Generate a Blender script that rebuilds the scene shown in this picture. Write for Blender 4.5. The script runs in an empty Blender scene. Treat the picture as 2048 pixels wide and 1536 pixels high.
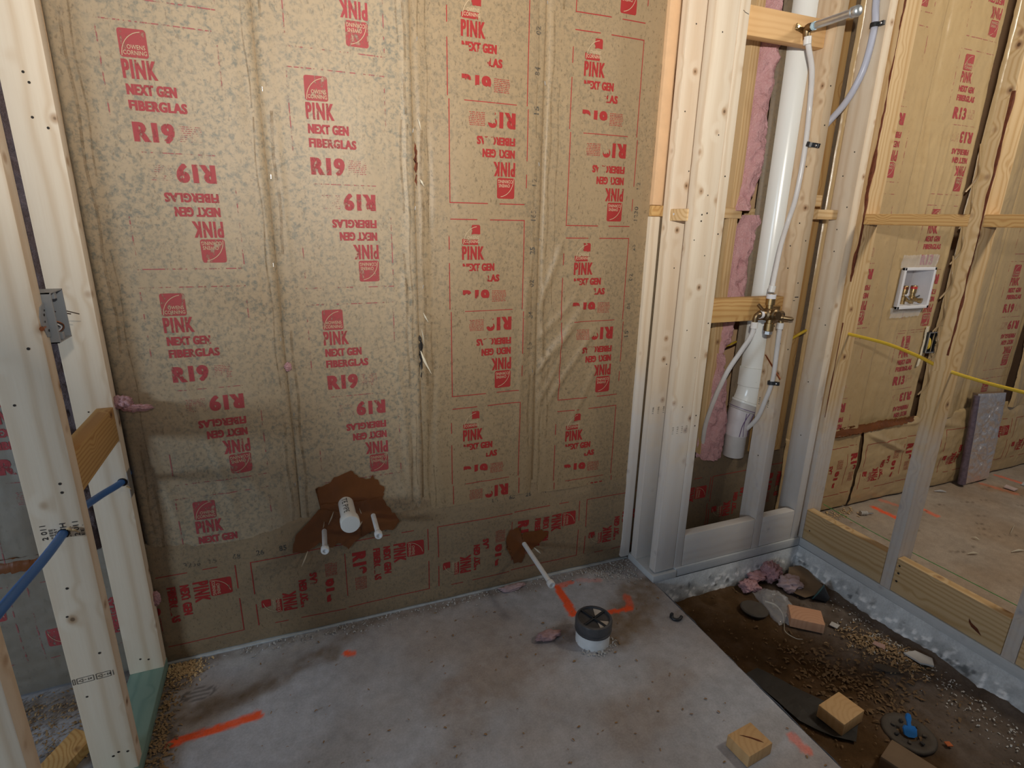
import bpy, bmesh, math, random
import numpy as np
from mathutils import Vector, Matrix

random.seed(7)
S = bpy.context.scene
COL = S.collection
PI = math.pi

# ------------------------------------------------------------------ camera, world, lights, exposure
cam_d = bpy.data.cameras.new('camera')
cam_d.sensor_fit = 'HORIZONTAL'
cam_d.sensor_width = 36.0
cam_d.lens = 1114.999 / 2048 * 36.0
cam_d.clip_start = 0.05
cam = bpy.data.objects.new('camera', cam_d)
COL.objects.link(cam)
yaw, pitch, roll = .384793502, .290759408, .0211974490
fwd = Vector((math.sin(yaw) * math.cos(pitch), math.cos(yaw) * math.cos(pitch), -math.sin(pitch)))
rgt = Vector((math.cos(yaw), -math.sin(yaw), 0))
up_ = rgt.cross(fwd)
r2 = rgt * math.cos(roll) + up_ * math.sin(roll)
u2 = -rgt * math.sin(roll) + up_ * math.cos(roll)
cam.matrix_world = Matrix(((r2.x, u2.x, -fwd.x, 0), (r2.y, u2.y, -fwd.y, -1.7076),
                           (r2.z, u2.z, -fwd.z, 1.36), (0, 0, 0, 1)))
S.camera = cam

world = bpy.data.worlds.new('world')
S.world = world
world.use_nodes = True
wn = world.node_tree.nodes
wn['Background'].inputs['Color'].default_value = (0.55, 0.72, 1.0, 1)
wn['Background'].inputs['Strength'].default_value = 0.095


def area_light(name, loc, target, sx, sy, power, color, spread=180):
    d = bpy.data.lights.new(name, 'AREA')
    d.shape = 'RECTANGLE'
    d.size, d.size_y = sx, sy
    d.energy = power
    d.color = color
    d.spread = math.radians(spread)
    o = bpy.data.objects.new(name, d)
    COL.objects.link(o)
    o.location = loc
    o.rotation_euler = (Vector(target) - Vector(loc)).to_track_quat('-Z', 'Y').to_euler()
    return o


# hand lamp held just above the lens, beamed up and to the right; small window far to the left; unseen lamp added over the laundry to rake its paper
hl = area_light('hand_lamp', (0.02, -1.76, 1.57), (0.02 + math.sin(.42) * math.cos(.42), -1.76 + math.cos(.42) * math.cos(.42), 1.57 + math.sin(.42)), .04, .04, 21.5, (1.0, 0.95, 0.86), 122)
hl.data.shape = 'DISK'
area_light('window_light', (-3.30, -2.36, 1.25), (-0.45, -0.20, 0.83), 0.8, 0.45, 38, (0.68, 0.84, 1.0))
area_light('laundry_rake_light', (2.7, -1.35, 2.5), (3.1, 0.0, 0.7), 0.3, 0.3, 19, (1.0, 0.92, 0.78))

S.view_settings.view_transform = 'Standard'
S.view_settings.look = 'None'
S.view_settings.exposure = 0.12
S.view_settings.gamma = 1.0
S.view_settings.use_curve_mapping = False


# ------------------------------------------------------------------ object helpers
def tag(o, label=None, cat=None, group=None, kind=None):
    if label: o['label'] = label
    if cat: o['category'] = cat
    if group: o['group'] = group
    if kind: o['kind'] = kind
    return o


def empty(name, loc=(0, 0, 0), rot=(0, 0, 0)):
    o = bpy.data.objects.new(name, None)
    COL.objects.link(o)
    o.location = loc
    o.rotation_euler = rot
    o.empty_display_size = 0.05
    return o


def link(name, me, parent=None, loc=None, rot=None):
    o = bpy.data.objects.new(name, me)
    COL.objects.link(o)
    if parent: o.parent = parent
    if loc is not None: o.location = loc
    if rot is not None: o.rotation_euler = rot
    return o


def pyobj(name, verts, faces, mats, parent=None, loc=None, rot=None, smooth=False, midx=None):
    me = bpy.data.meshes.new(name)
    me.from_pydata([tuple(v) for v in verts], [], [tuple(f) for f in faces])
    if not isinstance(mats, (list, tuple)): mats = [mats]
    for m in mats: me.materials.append(m)
    if midx is not None: me.polygons.foreach_set('material_index', midx)
    if smooth: me.polygons.foreach_set('use_smooth', [True] * len(me.polygons))
    me.update()
    return link(name, me, parent, loc, rot)


def bmobj(name, bm, mats, parent=None, loc=None, rot=None, smooth=False):
    me = bpy.data.meshes.new(name)
    bm.to_mesh(me)
    bm.free()
    if not isinstance(mats, (list, tuple)): mats = [mats]
    for m in mats: me.materials.append(m)
    if smooth:
        me.polygons.foreach_set('use_smooth', [True] * len(me.polygons))
    me.update()
    return link(name, me, parent, loc, rot)


def add_box(bm, c, s, bev=0.0, seg=1, mat=None):
    m = mat if mat is not None else Matrix.Identity(4)
    r = bmesh.ops.create_cube(bm, size=1.0)
    vs = r['verts']
    for v in vs:
        v.co = Vector((v.co.x * s[0], v.co.y * s[1], v.co.z * s[2]))
    if bev > 0:
        es = list({e for v in vs for e in v.link_edges})
        rb = bmesh.ops.bevel(bm, geom=es, offset=bev, segments=seg, affect='EDGES', profile=0.6)
        vs = list({v for f in rb['faces'] for v in f.verts} | {v for v in vs if v.is_valid})
    for v in vs:
        v.co = m @ v.co + Vector(c)
    return vs


def lathe(profile, n=24, axis_m=None):
    """profile [(r,z)...] revolved about z -> verts, faces (open ends capped if r>0)"""
    vs, fs = [], []
    for (r, z) in profile:
        for k in range(n):
            a = 2 * PI * k / n
            vs.append(Vector((r * math.cos(a), r * math.sin(a), z)))
    for i in range(len(profile) - 1):
        for k in range(n):
            a, b = i * n + k, i * n + (k + 1) % n
            fs.append((a, b, b + n, a + n))
    fs.append(tuple(reversed(range(n))))
    L = (len(profile) - 1) * n
    fs.append(tuple(range(L, L + n)))
    if axis_m is not None:
        vs = [axis_m @ v for v in vs]
    return vs, fs


def axis_matrix(p, d):
    """matrix taking local z to direction d, origin to p"""
    q = Vector(d).normalized().to_track_quat('Z', 'Y')
    return Matrix.Translation(Vector(p)) @ q.to_matrix().to_4x4()


def lathe_obj(name, profile, p, d, mat, parent=None, n=24, smooth=True):
    """object whose origin is at p"""
    q = Vector(d).normalized().to_track_quat('Z', 'Y')
    vs, fs = lathe(profile, n, q.to_matrix().to_4x4())
    o = pyobj(name, vs, fs, mat, parent, loc=p, smooth=smooth)
    if smooth: sharp(o)
    return o


def sharp(o, ang=40):
    me = o.data
    try:
        me.set_sharp_from_angle(angle=math.radians(ang))
    except Exception:
        pass


def catmull(pts, n=10):
    P = [Vector(p) for p in pts]
    P = [P[0] * 2 - P[1]] + P + [P[-1] * 2 - P[-2]]
    out = []
    for i in range(1, len(P) - 2):
        for k in range(n):
            t = k / n
            a, b, c, d = P[i - 1], P[i], P[i + 1], P[i + 2]
            out.append(0.5 * ((2 * b) + (-a + c) * t + (2 * a - 5 * b + 4 * c - d) * t * t + (-a + 3 * b - 3 * c + d) * t ** 3))
    out.append(P[-2])
    return out


def tube_geo(path, rad, n=10, sx=1.0):
    path = [Vector(p) for p in path]
    vs, fs = [], []
    prev = None
    for i, p in enumerate(path):
        t = (path[min(i + 1, len(path) - 1)] - path[max(i - 1, 0)]).normalized()
        if prev is None:
            a = Vector((0, 0, 1)) if abs(t.z) < 0.9 else Vector((1, 0, 0))
            nrm = (a - t * a.dot(t)).normalized()
        else:
            nrm = (prev - t * prev.dot(t)).normalized()
        prev = nrm
        b = t.cross(nrm)
        r = rad[i] if isinstance(rad, (list, tuple)) else rad
        for k in range(n):
            a = 2 * PI * k / n
            vs.append(p + (nrm * math.cos(a) + b * math.sin(a) * sx) * r)
    for i in range(len(path) - 1):
        for k in range(n):
            a, b = i * n + k, i * n + (k + 1) % n
            fs.append((a, b, b + n, a + n))
    fs.append(tuple(reversed(range(n))))
    L = (len(path) - 1) * n
    fs.append(tuple(range(L, L + n)))
    return vs, fs


def tube(name, pts, rad, mat, parent=None, n=10, res=10, smooth_path=True, sx=1.0):
    path = catmull(pts, res) if smooth_path else [Vector(p) for p in pts]
    if isinstance(rad, (list, tuple)) and smooth_path:
        rr = []
        for i in range(len(rad) - 1):
            for k in range(res):
                rr.append(rad[i] + (rad[i + 1] - rad[i]) * k / res)
        rr.append(rad[-1])
        rad = rr
    o0 = path[len(path) // 2].copy()
    vs, fs = tube_geo([p - o0 for p in path], rad, n, sx)
    o = pyobj(name, vs, fs, mat, parent, loc=o0, smooth=True)
    sharp(o, 60)
    return o


# ------------------------------------------------------------------ numpy noise
_rng = np.random.RandomState(3)
_LAT = _rng.rand(257, 257)


def vnoise(x, y, seed=0):
    x = np.asarray(x, float) + seed * 17.31 + 500
    y = np.asarray(y, float) + seed * 9.77 + 500
    xi, yi = np.floor(x).astype(int), np.floor(y).astype(int)
    fx, fy = x - xi, y - yi
    fx = fx * fx * fx * (fx * (fx * 6 - 15) + 10)
    fy = fy * fy * fy * (fy * (fy * 6 - 15) + 10)
    a = _LAT[xi % 256, yi % 256]; b = _LAT[(xi + 1) % 256, yi % 256]
    c = _LAT[xi % 256, (yi + 1) % 256]; d = _LAT[(xi + 1) % 256, (yi + 1) % 256]
    return (a * (1 - fx) + b * fx) * (1 - fy) + (c * (1 - fx) + d * fx) * fy


def fbm(x, y, seed=0, oct=4, gain=0.5):
    s, a, t = 0, 1, 0
    for i in range(oct):
        s = s + a * vnoise(np.asarray(x) * 2 ** i, np.asarray(y) * 2 ** i, seed + i * 5)
        t += a
        a *= gain
    return s / t * 2 - 1


def sstep(a, b, x):
    t = np.clip((x - a) / (b - a), 0, 1)
    return t * t * (3 - 2 * t)


def segdist(X, Y, a, b):
    a, b = np.array(a, float), np.array(b, float)
    d = b - a
    t = np.clip(((X - a[0]) * d[0] + (Y - a[1]) * d[1]) / (d @ d), 0, 1)
    return np.hypot(X - a[0] - t * d[0], Y - a[1] - t * d[1]), t


def grid_obj(name, P, mat, parent=None, loc=None, col=None, mask=None, smooth=True):
    """P: (n,m,3) array of points"""
    n, m = P.shape[:2]
    idx = np.arange(n * m).reshape(n, m)
    q = np.stack([idx[:-1, :-1], idx[1:, :-1], idx[1:, 1:], idx[:-1, 1:]], -1)
    if mask is not None:
        q = q[mask]
    q = q.reshape(-1, 4)
    me = bpy.data.meshes.new(name)
    me.vertices.add(n * m)
    me.vertices.foreach_set('co', P.reshape(-1).astype(np.float32))
    me.loops.add(q.size)
    me.loops.foreach_set('vertex_index', q.reshape(-1).astype(np.int32))
    me.polygons.add(len(q))
    me.polygons.foreach_set('loop_start', (np.arange(len(q)) * 4).astype(np.int32))
    me.update(calc_edges=True)
    me.validate()
    if smooth: me.polygons.foreach_set('use_smooth', [True] * len(me.polygons))
    me.materials.append(mat)
    if col is not None:
        a = me.color_attributes.new('tint', 'FLOAT_COLOR', 'POINT')
        c = np.ones((n * m, 4), np.float32)
        c[:, :3] = col.reshape(-1, 3)
        a.data.foreach_set('color', c.reshape(-1))
    return link(name, me, parent, loc)


# ------------------------------------------------------------------ materials
class NT:
    def __init__(self, name):
        self.m = bpy.data.materials.new(name)
        self.m.use_nodes = True
        self.t = self.m.node_tree
        self.n = self.t.nodes
        self.b = self.n['Principled BSDF']

    def new(self, typ, **kw):
        nd = self.n.new(typ)
        for k, v in kw.items(): setattr(nd, k, v)
        return nd

    def L(self, a, b): self.t.links.new(a, b)

    def setin(self, sock, v):
        if hasattr(v, 'links'): self.L(v, sock)
        elif v is not None: sock.default_value = v

    def math(self, op, a, b=None, c=None, clamp=False):
        nd = self.new('ShaderNodeMath', operation=op)
        nd.use_clamp = clamp
        self.setin(nd.inputs[0], a)
        if b is not None: self.setin(nd.inputs[1], b)
        if c is not None: self.setin(nd.inputs[2], c)
        return nd.outputs[0]

    def vmath(self, op, a, b=None):
        nd = self.new('ShaderNodeVectorMath', operation=op)
        self.setin(nd.inputs[0], a)
        if b is not None: self.setin(nd.inputs[1], b)
        return nd.outputs[0]

    def noise(self, vec, scale, detail=4, rough=.55, dist=0, out='Fac'):
        nd = self.new('ShaderNodeTexNoise')
        if vec is not None: self.L(vec, nd.inputs['Vector'])
        nd.inputs['Scale'].default_value = scale
        nd.inputs['Detail'].default_value = detail
        nd.inputs['Roughness'].default_value = rough
        nd.inputs['Distortion'].default_value = dist
        return nd.outputs[out]

    def mix(self, f, a, b, blend='MIX'):
        nd = self.new('ShaderNodeMix', data_type='RGBA', blend_type=blend)
        self.setin(nd.inputs[0], f)
        for s, v in ((nd.inputs[6], a), (nd.inputs[7], b)):
            if isinstance(v, tuple) and len(v) == 3: v = (*v, 1)
            self.setin(s, v)
        return nd.outputs[2]

    def ramp(self, f, stops):
        nd = self.new('ShaderNodeValToRGB')
        e = nd.color_ramp.elements
        while len(e) > 1: e.remove(e[-1])
        for i, (p, c) in enumerate(stops):
            x = e[0] if i == 0 else e.new(p)
            x.position = p
            if not isinstance(c, tuple): c = (c, c, c)
            x.color = (*c, 1)
        self.L(f, nd.inputs[0])
        return nd.outputs[0]

    def step(self, f, a, b):
        nd = self.new('ShaderNodeMapRange', interpolation_type='SMOOTHSTEP')
        self.setin(nd.inputs['Value'], f)
        nd.inputs['From Min'].default_value = a
        nd.inputs['From Max'].default_value = b
        return nd.outputs[0]

    def co(self, which='Object'):
        return self.new('ShaderNodeTexCoord').outputs[which]

    def pos(self):
        return self.new('ShaderNodeNewGeometry').outputs['Position']

    def bump(self, h, strength=.3, dist=.002):
        nd = self.new('ShaderNodeBump')
        nd.inputs['Strength'].default_value = strength
        nd.inputs['Distance'].default_value = dist
        self.L(h, nd.inputs['Height'])
        self.L(nd.outputs[0], self.b.inputs['Normal'])

    def base(self, c, rough=.6, metal=0, spec=.5):
        if isinstance(c, tuple): self.b.inputs['Base Color'].default_value = (*c[:3], 1)
        else: self.L(c, self.b.inputs['Base Color'])
        self.setin(self.b.inputs['Roughness'], rough)
        self.b.inputs['Metallic'].default_value = metal
        self.b.inputs['Specular IOR Level'].default_value = spec
        return self

    def attr(self, name, typ='GEOMETRY', out='Fac'):
        nd = self.new('ShaderNodeAttribute')
        nd.attribute_name = name
        nd.attribute_type = typ
        return nd.outputs[out]


def simple(name, c, rough=.5, metal=0, spec=.5, var=.12, vs=30, bump=0, bs=80):
    M = NT(name)
    p = M.co()
    nz = M.noise(p, vs, 3)
    col = M.mix(nz, tuple(x * (1 - var) for x in c), tuple(min(1, x * (1 + var)) for x in c))
    M.base(col, rough, metal, spec)
    if bump: M.bump(M.noise(p, bs, 3), bump, .002)
    return M.m


def wood_mat(name, light, dark, knot, contrast=.5, ring=55, rough=.62, knots=True):
    M = NT(name)
    oi = M.new('ShaderNodeObjectInfo')
    off = M.new('ShaderNodeCombineXYZ')
    rnd = oi.outputs['Random']
    M.L(M.math('MULTIPLY', rnd, 7.3), off.inputs[0])
    M.L(M.math('MULTIPLY', rnd, 3.1), off.inputs[1])
    M.L(M.math('MULTIPLY', rnd, 23.0), off.inputs[2])
    p = M.co()
    pr = M.vmath('ADD', p, off.outputs[0])
    st = M.vmath('MULTIPLY', pr, (1, 1, .045))
    # knots
    vor = M.new('ShaderNodeTexVoronoi', feature='F1')
    vor.inputs['Scale'].default_value = 1.0
    M.L(M.vmath('MULTIPLY', pr, (15, 15, 13)), vor.inputs['Vector'])
    gate = M.new('ShaderNodeSeparateColor')
    M.L(vor.outputs['Color'], gate.inputs[0])
    kd = M.math('ADD', vor.outputs['Distance'], M.math('MULTIPLY', M.step(gate.outputs[0], .42, .38), .6))
    # rings around a pith that lies off the board, pulled by knots and slow noise
    sep = M.new('ShaderNodeSeparateXYZ')
    M.L(p, sep.inputs[0])
    warp = M.math('MULTIPLY', M.math('SUBTRACT', M.noise(M.vmath('MULTIPLY', pr, (1, 1, .35)), 5, 3), .5), .05)
    kw = M.math('MULTIPLY', M.step(kd, .5, .05), .020)
    dx = M.math('ADD', M.math('ADD', sep.outputs[0], M.math('MULTIPLY', M.math('SUBTRACT', rnd, .5), .12)), warp)
    dy = M.math('ADD', M.math('ADD', sep.outputs[1], .06), kw)
    rr = M.math('SQRT', M.math('ADD', M.math('MULTIPLY', dx, dx), M.math('MULTIPLY', dy, dy)))
    s = M.math('SINE', M.math('MULTIPLY', rr, ring * 2 * PI / 1.0))
    s = M.math('POWER', M.math('MULTIPLY_ADD', s, .5, .5), 2.2)
    fine = M.noise(st, 210, 3)
    broad = M.noise(st, 16, 3)
    f = M.math('MULTIPLY', M.math('ADD', M.math('MULTIPLY', s, .6), M.math('ADD', M.math('MULTIPLY', fine, .45), M.math('MULTIPLY', broad, .35))), contrast, clamp=True)
    c = M.mix(f, light, dark)
    tone = M.math('MULTIPLY_ADD', rnd, .22, .89)
    cc = M.new('ShaderNodeCombineColor')
    for i in range(3): M.L(tone, cc.inputs[i])
    c = M.mix(1.0, c, cc.outputs[0], 'MULTIPLY')
    if knots:
        c = M.mix(M.math('MULTIPLY', M.step(kd, .21, .08), .7), c, knot)
        c = M.mix(M.math('MULTIPLY', M.step(kd, .09, .05), .85), c, tuple(x * .35 for x in knot))
    # whitish overspray near the bottom of boards that carry it
    coat = M.attr('coat', 'OBJECT')
    gp = M.pos()
    gs = M.new('ShaderNodeSeparateXYZ')
    M.L(gp, gs.inputs[0])
    edge = M.math('ADD', M.math('SUBTRACT', coat, gs.outputs[2]), M.math('MULTIPLY', M.math('SUBTRACT', M.noise(gp, 7, 5, .65), .5), .5))
    cm = M.math('MULTIPLY', M.step(edge, -.18, .2), M.math('MULTIPLY', M.step(coat, .01, .05), M.math('MULTIPLY_ADD', M.noise(gp, 34, 4), .5, .5)))
    c = M.mix(M.math('MULTIPLY', cm, .85), c, (.64, .64, .66))
    M.base(c, rough, 0, .3)
    M.bump(M.math('ADD', fine, s), .12, .001)
    return M.m


SPRUCE = wood_mat('spruce', (.76, .60, .41), (.50, .31, .16), (.36, .19, .09), .55, 38)
SPRUCE_P = wood_mat('pale_spruce', (.84, .725, .575), (.60, .43, .27), (.42, .24, .12), .62, 34)
PINE = wood_mat('yellow_pine', (.70, .46, .19), (.42, .20, .06), (.20, .08, .03), .75, 95)
PINE_P = wood_mat('light_pine', (.76, .56, .32), (.50, .29, .11), (.25, .11, .05), .75, 70)
TREATED = wood_mat('treated_green', (.30, .44, .38), (.17, .30, .26), (.12, .16, .12), .6, 60, .7)
PLATE = wood_mat('weathered_plate', (.47, .50, .48), (.33, .37, .35), (.2, .2, .18), .5, 60, .75)
WBLOCK = wood_mat('cut_pine', (.72, .46, .22), (.55, .30, .12), (.3, .14, .06), .5, 70, knots=False)
OSB = simple('orange_board', (.72, .46, .26), .7, var=.15, vs=20)
BARK = simple('bark', (.14, .035, .012), .9, var=.6, vs=90, bump=.8)
HOLE = simple('nail_hole', (.03, .022, .016), .8)


def kraft(name, c, dark, mott, flecks, gloss=.45, mscale=26, fscale=150, bump=.25, spec=.35):
    M = NT(name)
    p = M.pos()
    big = M.noise(p, 2.2, 3)
    c0 = M.mix(big, tuple(x * .88 for x in c), tuple(min(1, x * 1.10) for x in c))
    m = M.step(M.noise(p, mscale, 6, .68, .3), .42, .70)
    patch = M.step(M.noise(p, 3.2, 3), .20, .60)
    c1 = M.mix(M.math('MULTIPLY', M.math('MULTIPLY', m, patch), mott), c0, dark)
    fl = M.step(M.noise(M.vmath('MULTIPLY', p, (1, 1, .55)), fscale, 3, .6), .57, .70)
    c2 = M.mix(M.math('MULTIPLY', fl, flecks), c1, tuple(x * .45 for x in c))
    M.base(c2, gloss, 0, spec)
    M.bump(M.math('ADD', M.noise(p, 120, 4), M.math('MULTIPLY', M.noise(M.vmath('MULTIPLY', p, (1, 1, .12)), 60, 3), 1.2)), bump, .0012)
    return M.m


KR_A = kraft('kraft_mottled', (.42, .318, .205), (.15, .155, .13), .85, .6, .5, 82)
KR_B = kraft('kraft_flecked', (.345, .245, .14), (.15, .125, .085), .65, .7, .48, 82)
KR_H = kraft('kraft_low', (.31, .222, .132), (.13, .12, .09), .55, .6, .5, 80)
KR_R = kraft('kraft_golden', (.50, .355, .185), (.42, .27, .12), .35, .12, .27, 12, 90, .12, .65)
KR_L = kraft('kraft_grey', (.25, .215, .17), (.3, .28, .25), .4, .25, .36, 12, 90, .15, .55)
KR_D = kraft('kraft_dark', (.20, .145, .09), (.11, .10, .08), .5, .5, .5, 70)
TAPE = simple('brown_tape', (.17, .055, .012), .30, var=.35, vs=14, bump=.15, bs=30)
PAPER_EDGE = simple('paper_edge', (.75, .66, .5), .7)
PVC = simple('white_plastic_pipe', (.80, .80, .76), .22, var=.03, vs=6)
PVC_D = simple('dirty_white_pipe', (.78, .79, .79), .4, var=.15, vs=40)
GREYPIPE = simple('grey_stained_pipe', (.50, .47, .45), .4, var=.18, vs=20)
PURPLE = simple('purple_primer', (.11, .05, .16), .4)
BRASS = simple('brass', (.44, .31, .15), .38, 1.0, var=.25, vs=60)
BRASS_D = simple('dark_brass', (.26, .185, .105), .42, 1.0, var=.3, vs=60)
COPPER = simple('copper', (.60, .22, .10), .3, 1.0, var=.2, vs=50)
GALV = simple('galvanised_steel', (.60, .64, .67), .38, .85, var=.18, vs=70)
STEEL = simple('dull_steel', (.62, .63, .64), .35, .9)
BLACK = simple('black_plastic', (.022, .024, .028), .35, var=.3)
BLACK_S = simple('smoky_black_plastic', (.07, .07, .075), .3, var=.5, vs=25)
DUSTY = simple('dusty_black_plastic', (.075, .060, .046), .7, var=.35, vs=30)
GREYBOX = simple('grey_box_plastic', (.34, .36, .385), .45, var=.06)
WHITEP = simple('white_box_plastic', (.74, .73, .76), .4, var=.03)
BLUEP = simple('blue_plastic', (.03, .20, .55), .4, var=.2)
BLUET = simple('blue_tube_plastic', (.045, .16, .46), .38, var=.12)
YELLOW = simple('yellow_cable_jacket', (.62, .42, .035), .4, var=.1)
GREEN = simple('green_string', (.03, .26, .04), .7)
RED = simple('red_plastic', (.5, .03, .03), .4)
CLAMP = simple('clear_crimp_ring', (.72, .70, .68), .25)
CARD = simple('cardboard', (.20, .13, .075), .85, var=.15, vs=20)
CHIP = simple('wood_shaving', (.62, .42, .21), .8, var=.35, vs=40)
CHIP_D = simple('dark_shaving', (.30, .17, .07), .85, var=.4, vs=40)
CHIP_P = simple('pit_shaving', (.34, .22, .11), .85, var=.4, vs=40)
CHIP_S = simple('soiled_shaving', (.17, .10, .045), .9, var=.4, vs=40)
GRIT = simple('pale_grit', (.50, .49, .47), .85, var=.3, vs=60)
GYP = simple('gypsum_scrap', (.50, .48, .46), .85, var=.1)
WIRE = simple('dark_wire', (.05, .02, .015), .5)
INK = simple('black_ink', (.035, .03, .028), .8)
TEAL = simple('teal_rim_plastic', (.05, .13, .14), .25)


def pex_mat():
    M = NT('translucent_tube')
    p = M.co()
    M.base(M.mix(M.noise(p, 30, 3), (.78, .75, .73), (.88, .86, .85)), .18, 0, .6)
    M.b.inputs['Transmission Weight'].default_value = .22
    M.b.inputs['IOR'].default_value = 1.25
    M.b.inputs['Subsurface Weight'].default_value = .2
    M.b.inputs['Subsurface Radius'].default_value = (.01, .01, .01)
    return M.m


PEX = pex_mat()


def pex_blue():
    M = NT('bluish_tube')
    M.base((.66, .69, .82), .2, 0, .6)
    M.b.inputs['Transmission Weight'].default_value = .25
    M.b.inputs['IOR'].default_value = 1.25
    return M.m


PEXB = pex_blue()


def clear_mat():
    M = NT('clear_plastic_film')
    M.base((.85, .85, .86), .12, 0, .9)
    M.b.inputs['Alpha'].default_value = .30
    M.bump(M.noise(M.co(), 60, 3), .5, .003)
    return M.m


CLEAR = clear_mat()


def fiber_mat(name, a, b):
    M = NT(name)
    p = M.pos()
    n1 = M.noise(M.vmath('MULTIPLY', p, (1, 1, .6)), 26, 6, .7, .8)
    n2 = M.noise(p, 160, 4, .7)
    c = M.mix(n1, a, b)
    c = M.mix(M.math('MULTIPLY', M.step(n2, .5, .7), .35), c, tuple(min(1, x * 1.35) for x in b))
    M.base(c, .95, 0, .1)
    M.bump(M.math('ADD', n1, n2), .9, .01)
    return M.m


PINK = fiber_mat('pink_fibreglass', (.58, .25, .26), (.90, .58, .60))
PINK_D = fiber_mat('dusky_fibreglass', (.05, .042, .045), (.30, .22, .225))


def foil_mat():
    M = NT('crinkled_foil')
    p = M.co()
    h = M.noise(p, 10, 5, .6, 1.0)
    M.base(M.mix(M.noise(p, 8, 3), (.82, .70, .65), (.96, .90, .86)), .42, .85)
    M.bump(h, 1.0, .02)
    return M.m


FOIL = foil_mat()


def tint_mat(name, rough=.85, spec=.25, b1=.25, bs=90, metal=0):
    M = NT(name)
    p = M.pos()
    c = M.attr('tint', out='Color')
    n = M.noise(p, 170, 4, .65)
    n2 = M.noise(p, 28, 5, .6)
    f = M.math('ADD', M.math('MULTIPLY', n, .5), M.math('MULTIPLY', n2, .5))
    c = M.mix(1.0, c, M.ramp(f, [(.25, .74), (.75, 1.26)]), 'MULTIPLY')
    M.base(c, rough, metal, spec)
    M.bump(M.math('ADD', M.noise(p, bs, 5, .6), n2), b1, .003)
    return M.m


SLAB = tint_mat('slab_concrete', .72, .3, .18, 60)
SOIL = tint_mat('dusty_soil', .95, .1, .6, 45)
CURB = tint_mat('rough_concrete', .8, .3, .7, 70)


def print_mat(name, col, rects, wear=(.36, .52), strength=.95):
    """flat print with worn spots; rects are the ink gaps, in cell coordinates"""
    M = NT(name)
    cell = M.attr('cell', out='Vector')
    p = M.pos()
    w1 = M.noise(M.vmath('MULTIPLY', p, (1, 1, .5)), 120, 4, .65)
    w2 = M.noise(p, 36, 3)
    a = M.step(M.math('ADD', M.math('MULTIPLY', w1, .6), M.math('MULTIPLY', w2, .4)), *wear)
    a = M.math('MULTIPLY', a, strength)
    sep = M.new('ShaderNodeSeparateXYZ')
    M.L(cell, sep.inputs[0])
    wob = M.math('MULTIPLY', M.math('SUBTRACT', M.noise(p, 90, 3), .5), .9)
    for (u0, u1, v0, v1) in rects:
        du = M.math('DIVIDE', M.math('ABSOLUTE', M.math('SUBTRACT', sep.outputs[0], (u0 + u1) / 2)), (u1 - u0) / 2)
        dv = M.math('DIVIDE', M.math('ABSOLUTE', M.math('SUBTRACT', sep.outputs[1], (v0 + v1) / 2)), (v1 - v0) / 2)
        d = M.math('ADD', M.math('MAXIMUM', du, dv), wob)
        a = M.math('MULTIPLY', a, M.step(d, .9, 1.05))
    M.base(col, .6, 0, .2)
    M.L(a, M.b.inputs['Alpha'])
    return M.m


RA = print_mat('faded_red_print', (.42, .075, .08), [], (.34, .50), .85)
LINE_GAPS = [(-.01, .006, .05, .07), (-.01, .006, .2, .3), (.24, .26, .0, .03), (.24, .26, .12, .3)]
RA_L = print_mat('broken_red_line', (.42, .12, .12), LINE_GAPS, (.46, .56), .8)
RB_U = print_mat('gapped_red_print', (.36, .035, .032),
                 [(.036, .074, .014, .061), (.066, .104, .044, .061), (.092, .104, .06, .08), (.028, .129, .163, .196), (.035, .066, .142, .162),
                  (.092, .106, .148, .162), (.03, .14, .241, .27), (.03, .072, .228, .27)], (.30, .44), .95)
RB_I = print_mat('gapped_red_print_low', (.36, .035, .032),
                 [(.108, .135, .228, .27), (.112, .145, .163, .19), (.092, .106, .128, .14)], (.30, .44), .95)
RB_L = print_mat('red_frame_line', (.36, .04, .036), [(-.01, .006, -.01, .05), (-.01, .006, .09, .13), (.09, .13, -.01, .01)], (.30, .42), .95)
PALE = print_mat('unprinted_logo_line', (.56, .42, .27), [], (.30, .42), .9)
GREYINK = print_mat('faded_grey_print', (.085, .085, .08), [], (.38, .58), .75)


# ------------------------------------------------------------------ text geometry
_tc = {}


def glyphs(txt, bold=0.02):
    """2-d mesh of a word, scaled to the unit box"""
    k = (txt, bold)
    if k in _tc: return _tc[k]
    cu = bpy.data.curves.new('t', 'FONT')
    cu.body = txt
    cu.size = 1
    cu.offset = bold
    cu.space_character = 1.2 if txt == 'PINK' else 1.0 + bold * 3.0
    cu.resolution_u = 3
    o = bpy.data.objects.new('t', cu)
    COL.objects.link(o)
    bpy.context.view_layer.update()
    me = o.to_mesh()
    v = np.array([p.co[:2] for p in me.vertices])
    f = [tuple(p.vertices) for p in me.polygons]
    nz = [p.normal.z for p in me.polygons]
    f = [t if n > 0 else t[::-1] for t, n in zip(f, nz)]
    o.to_mesh_clear()
    bpy.data.objects.remove(o)
    bpy.data.curves.remove(cu)
    v = (v - v.min(0)) / (v.max(0) - v.min(0))
    _tc[k] = (v, f)
    return _tc[k]


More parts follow.
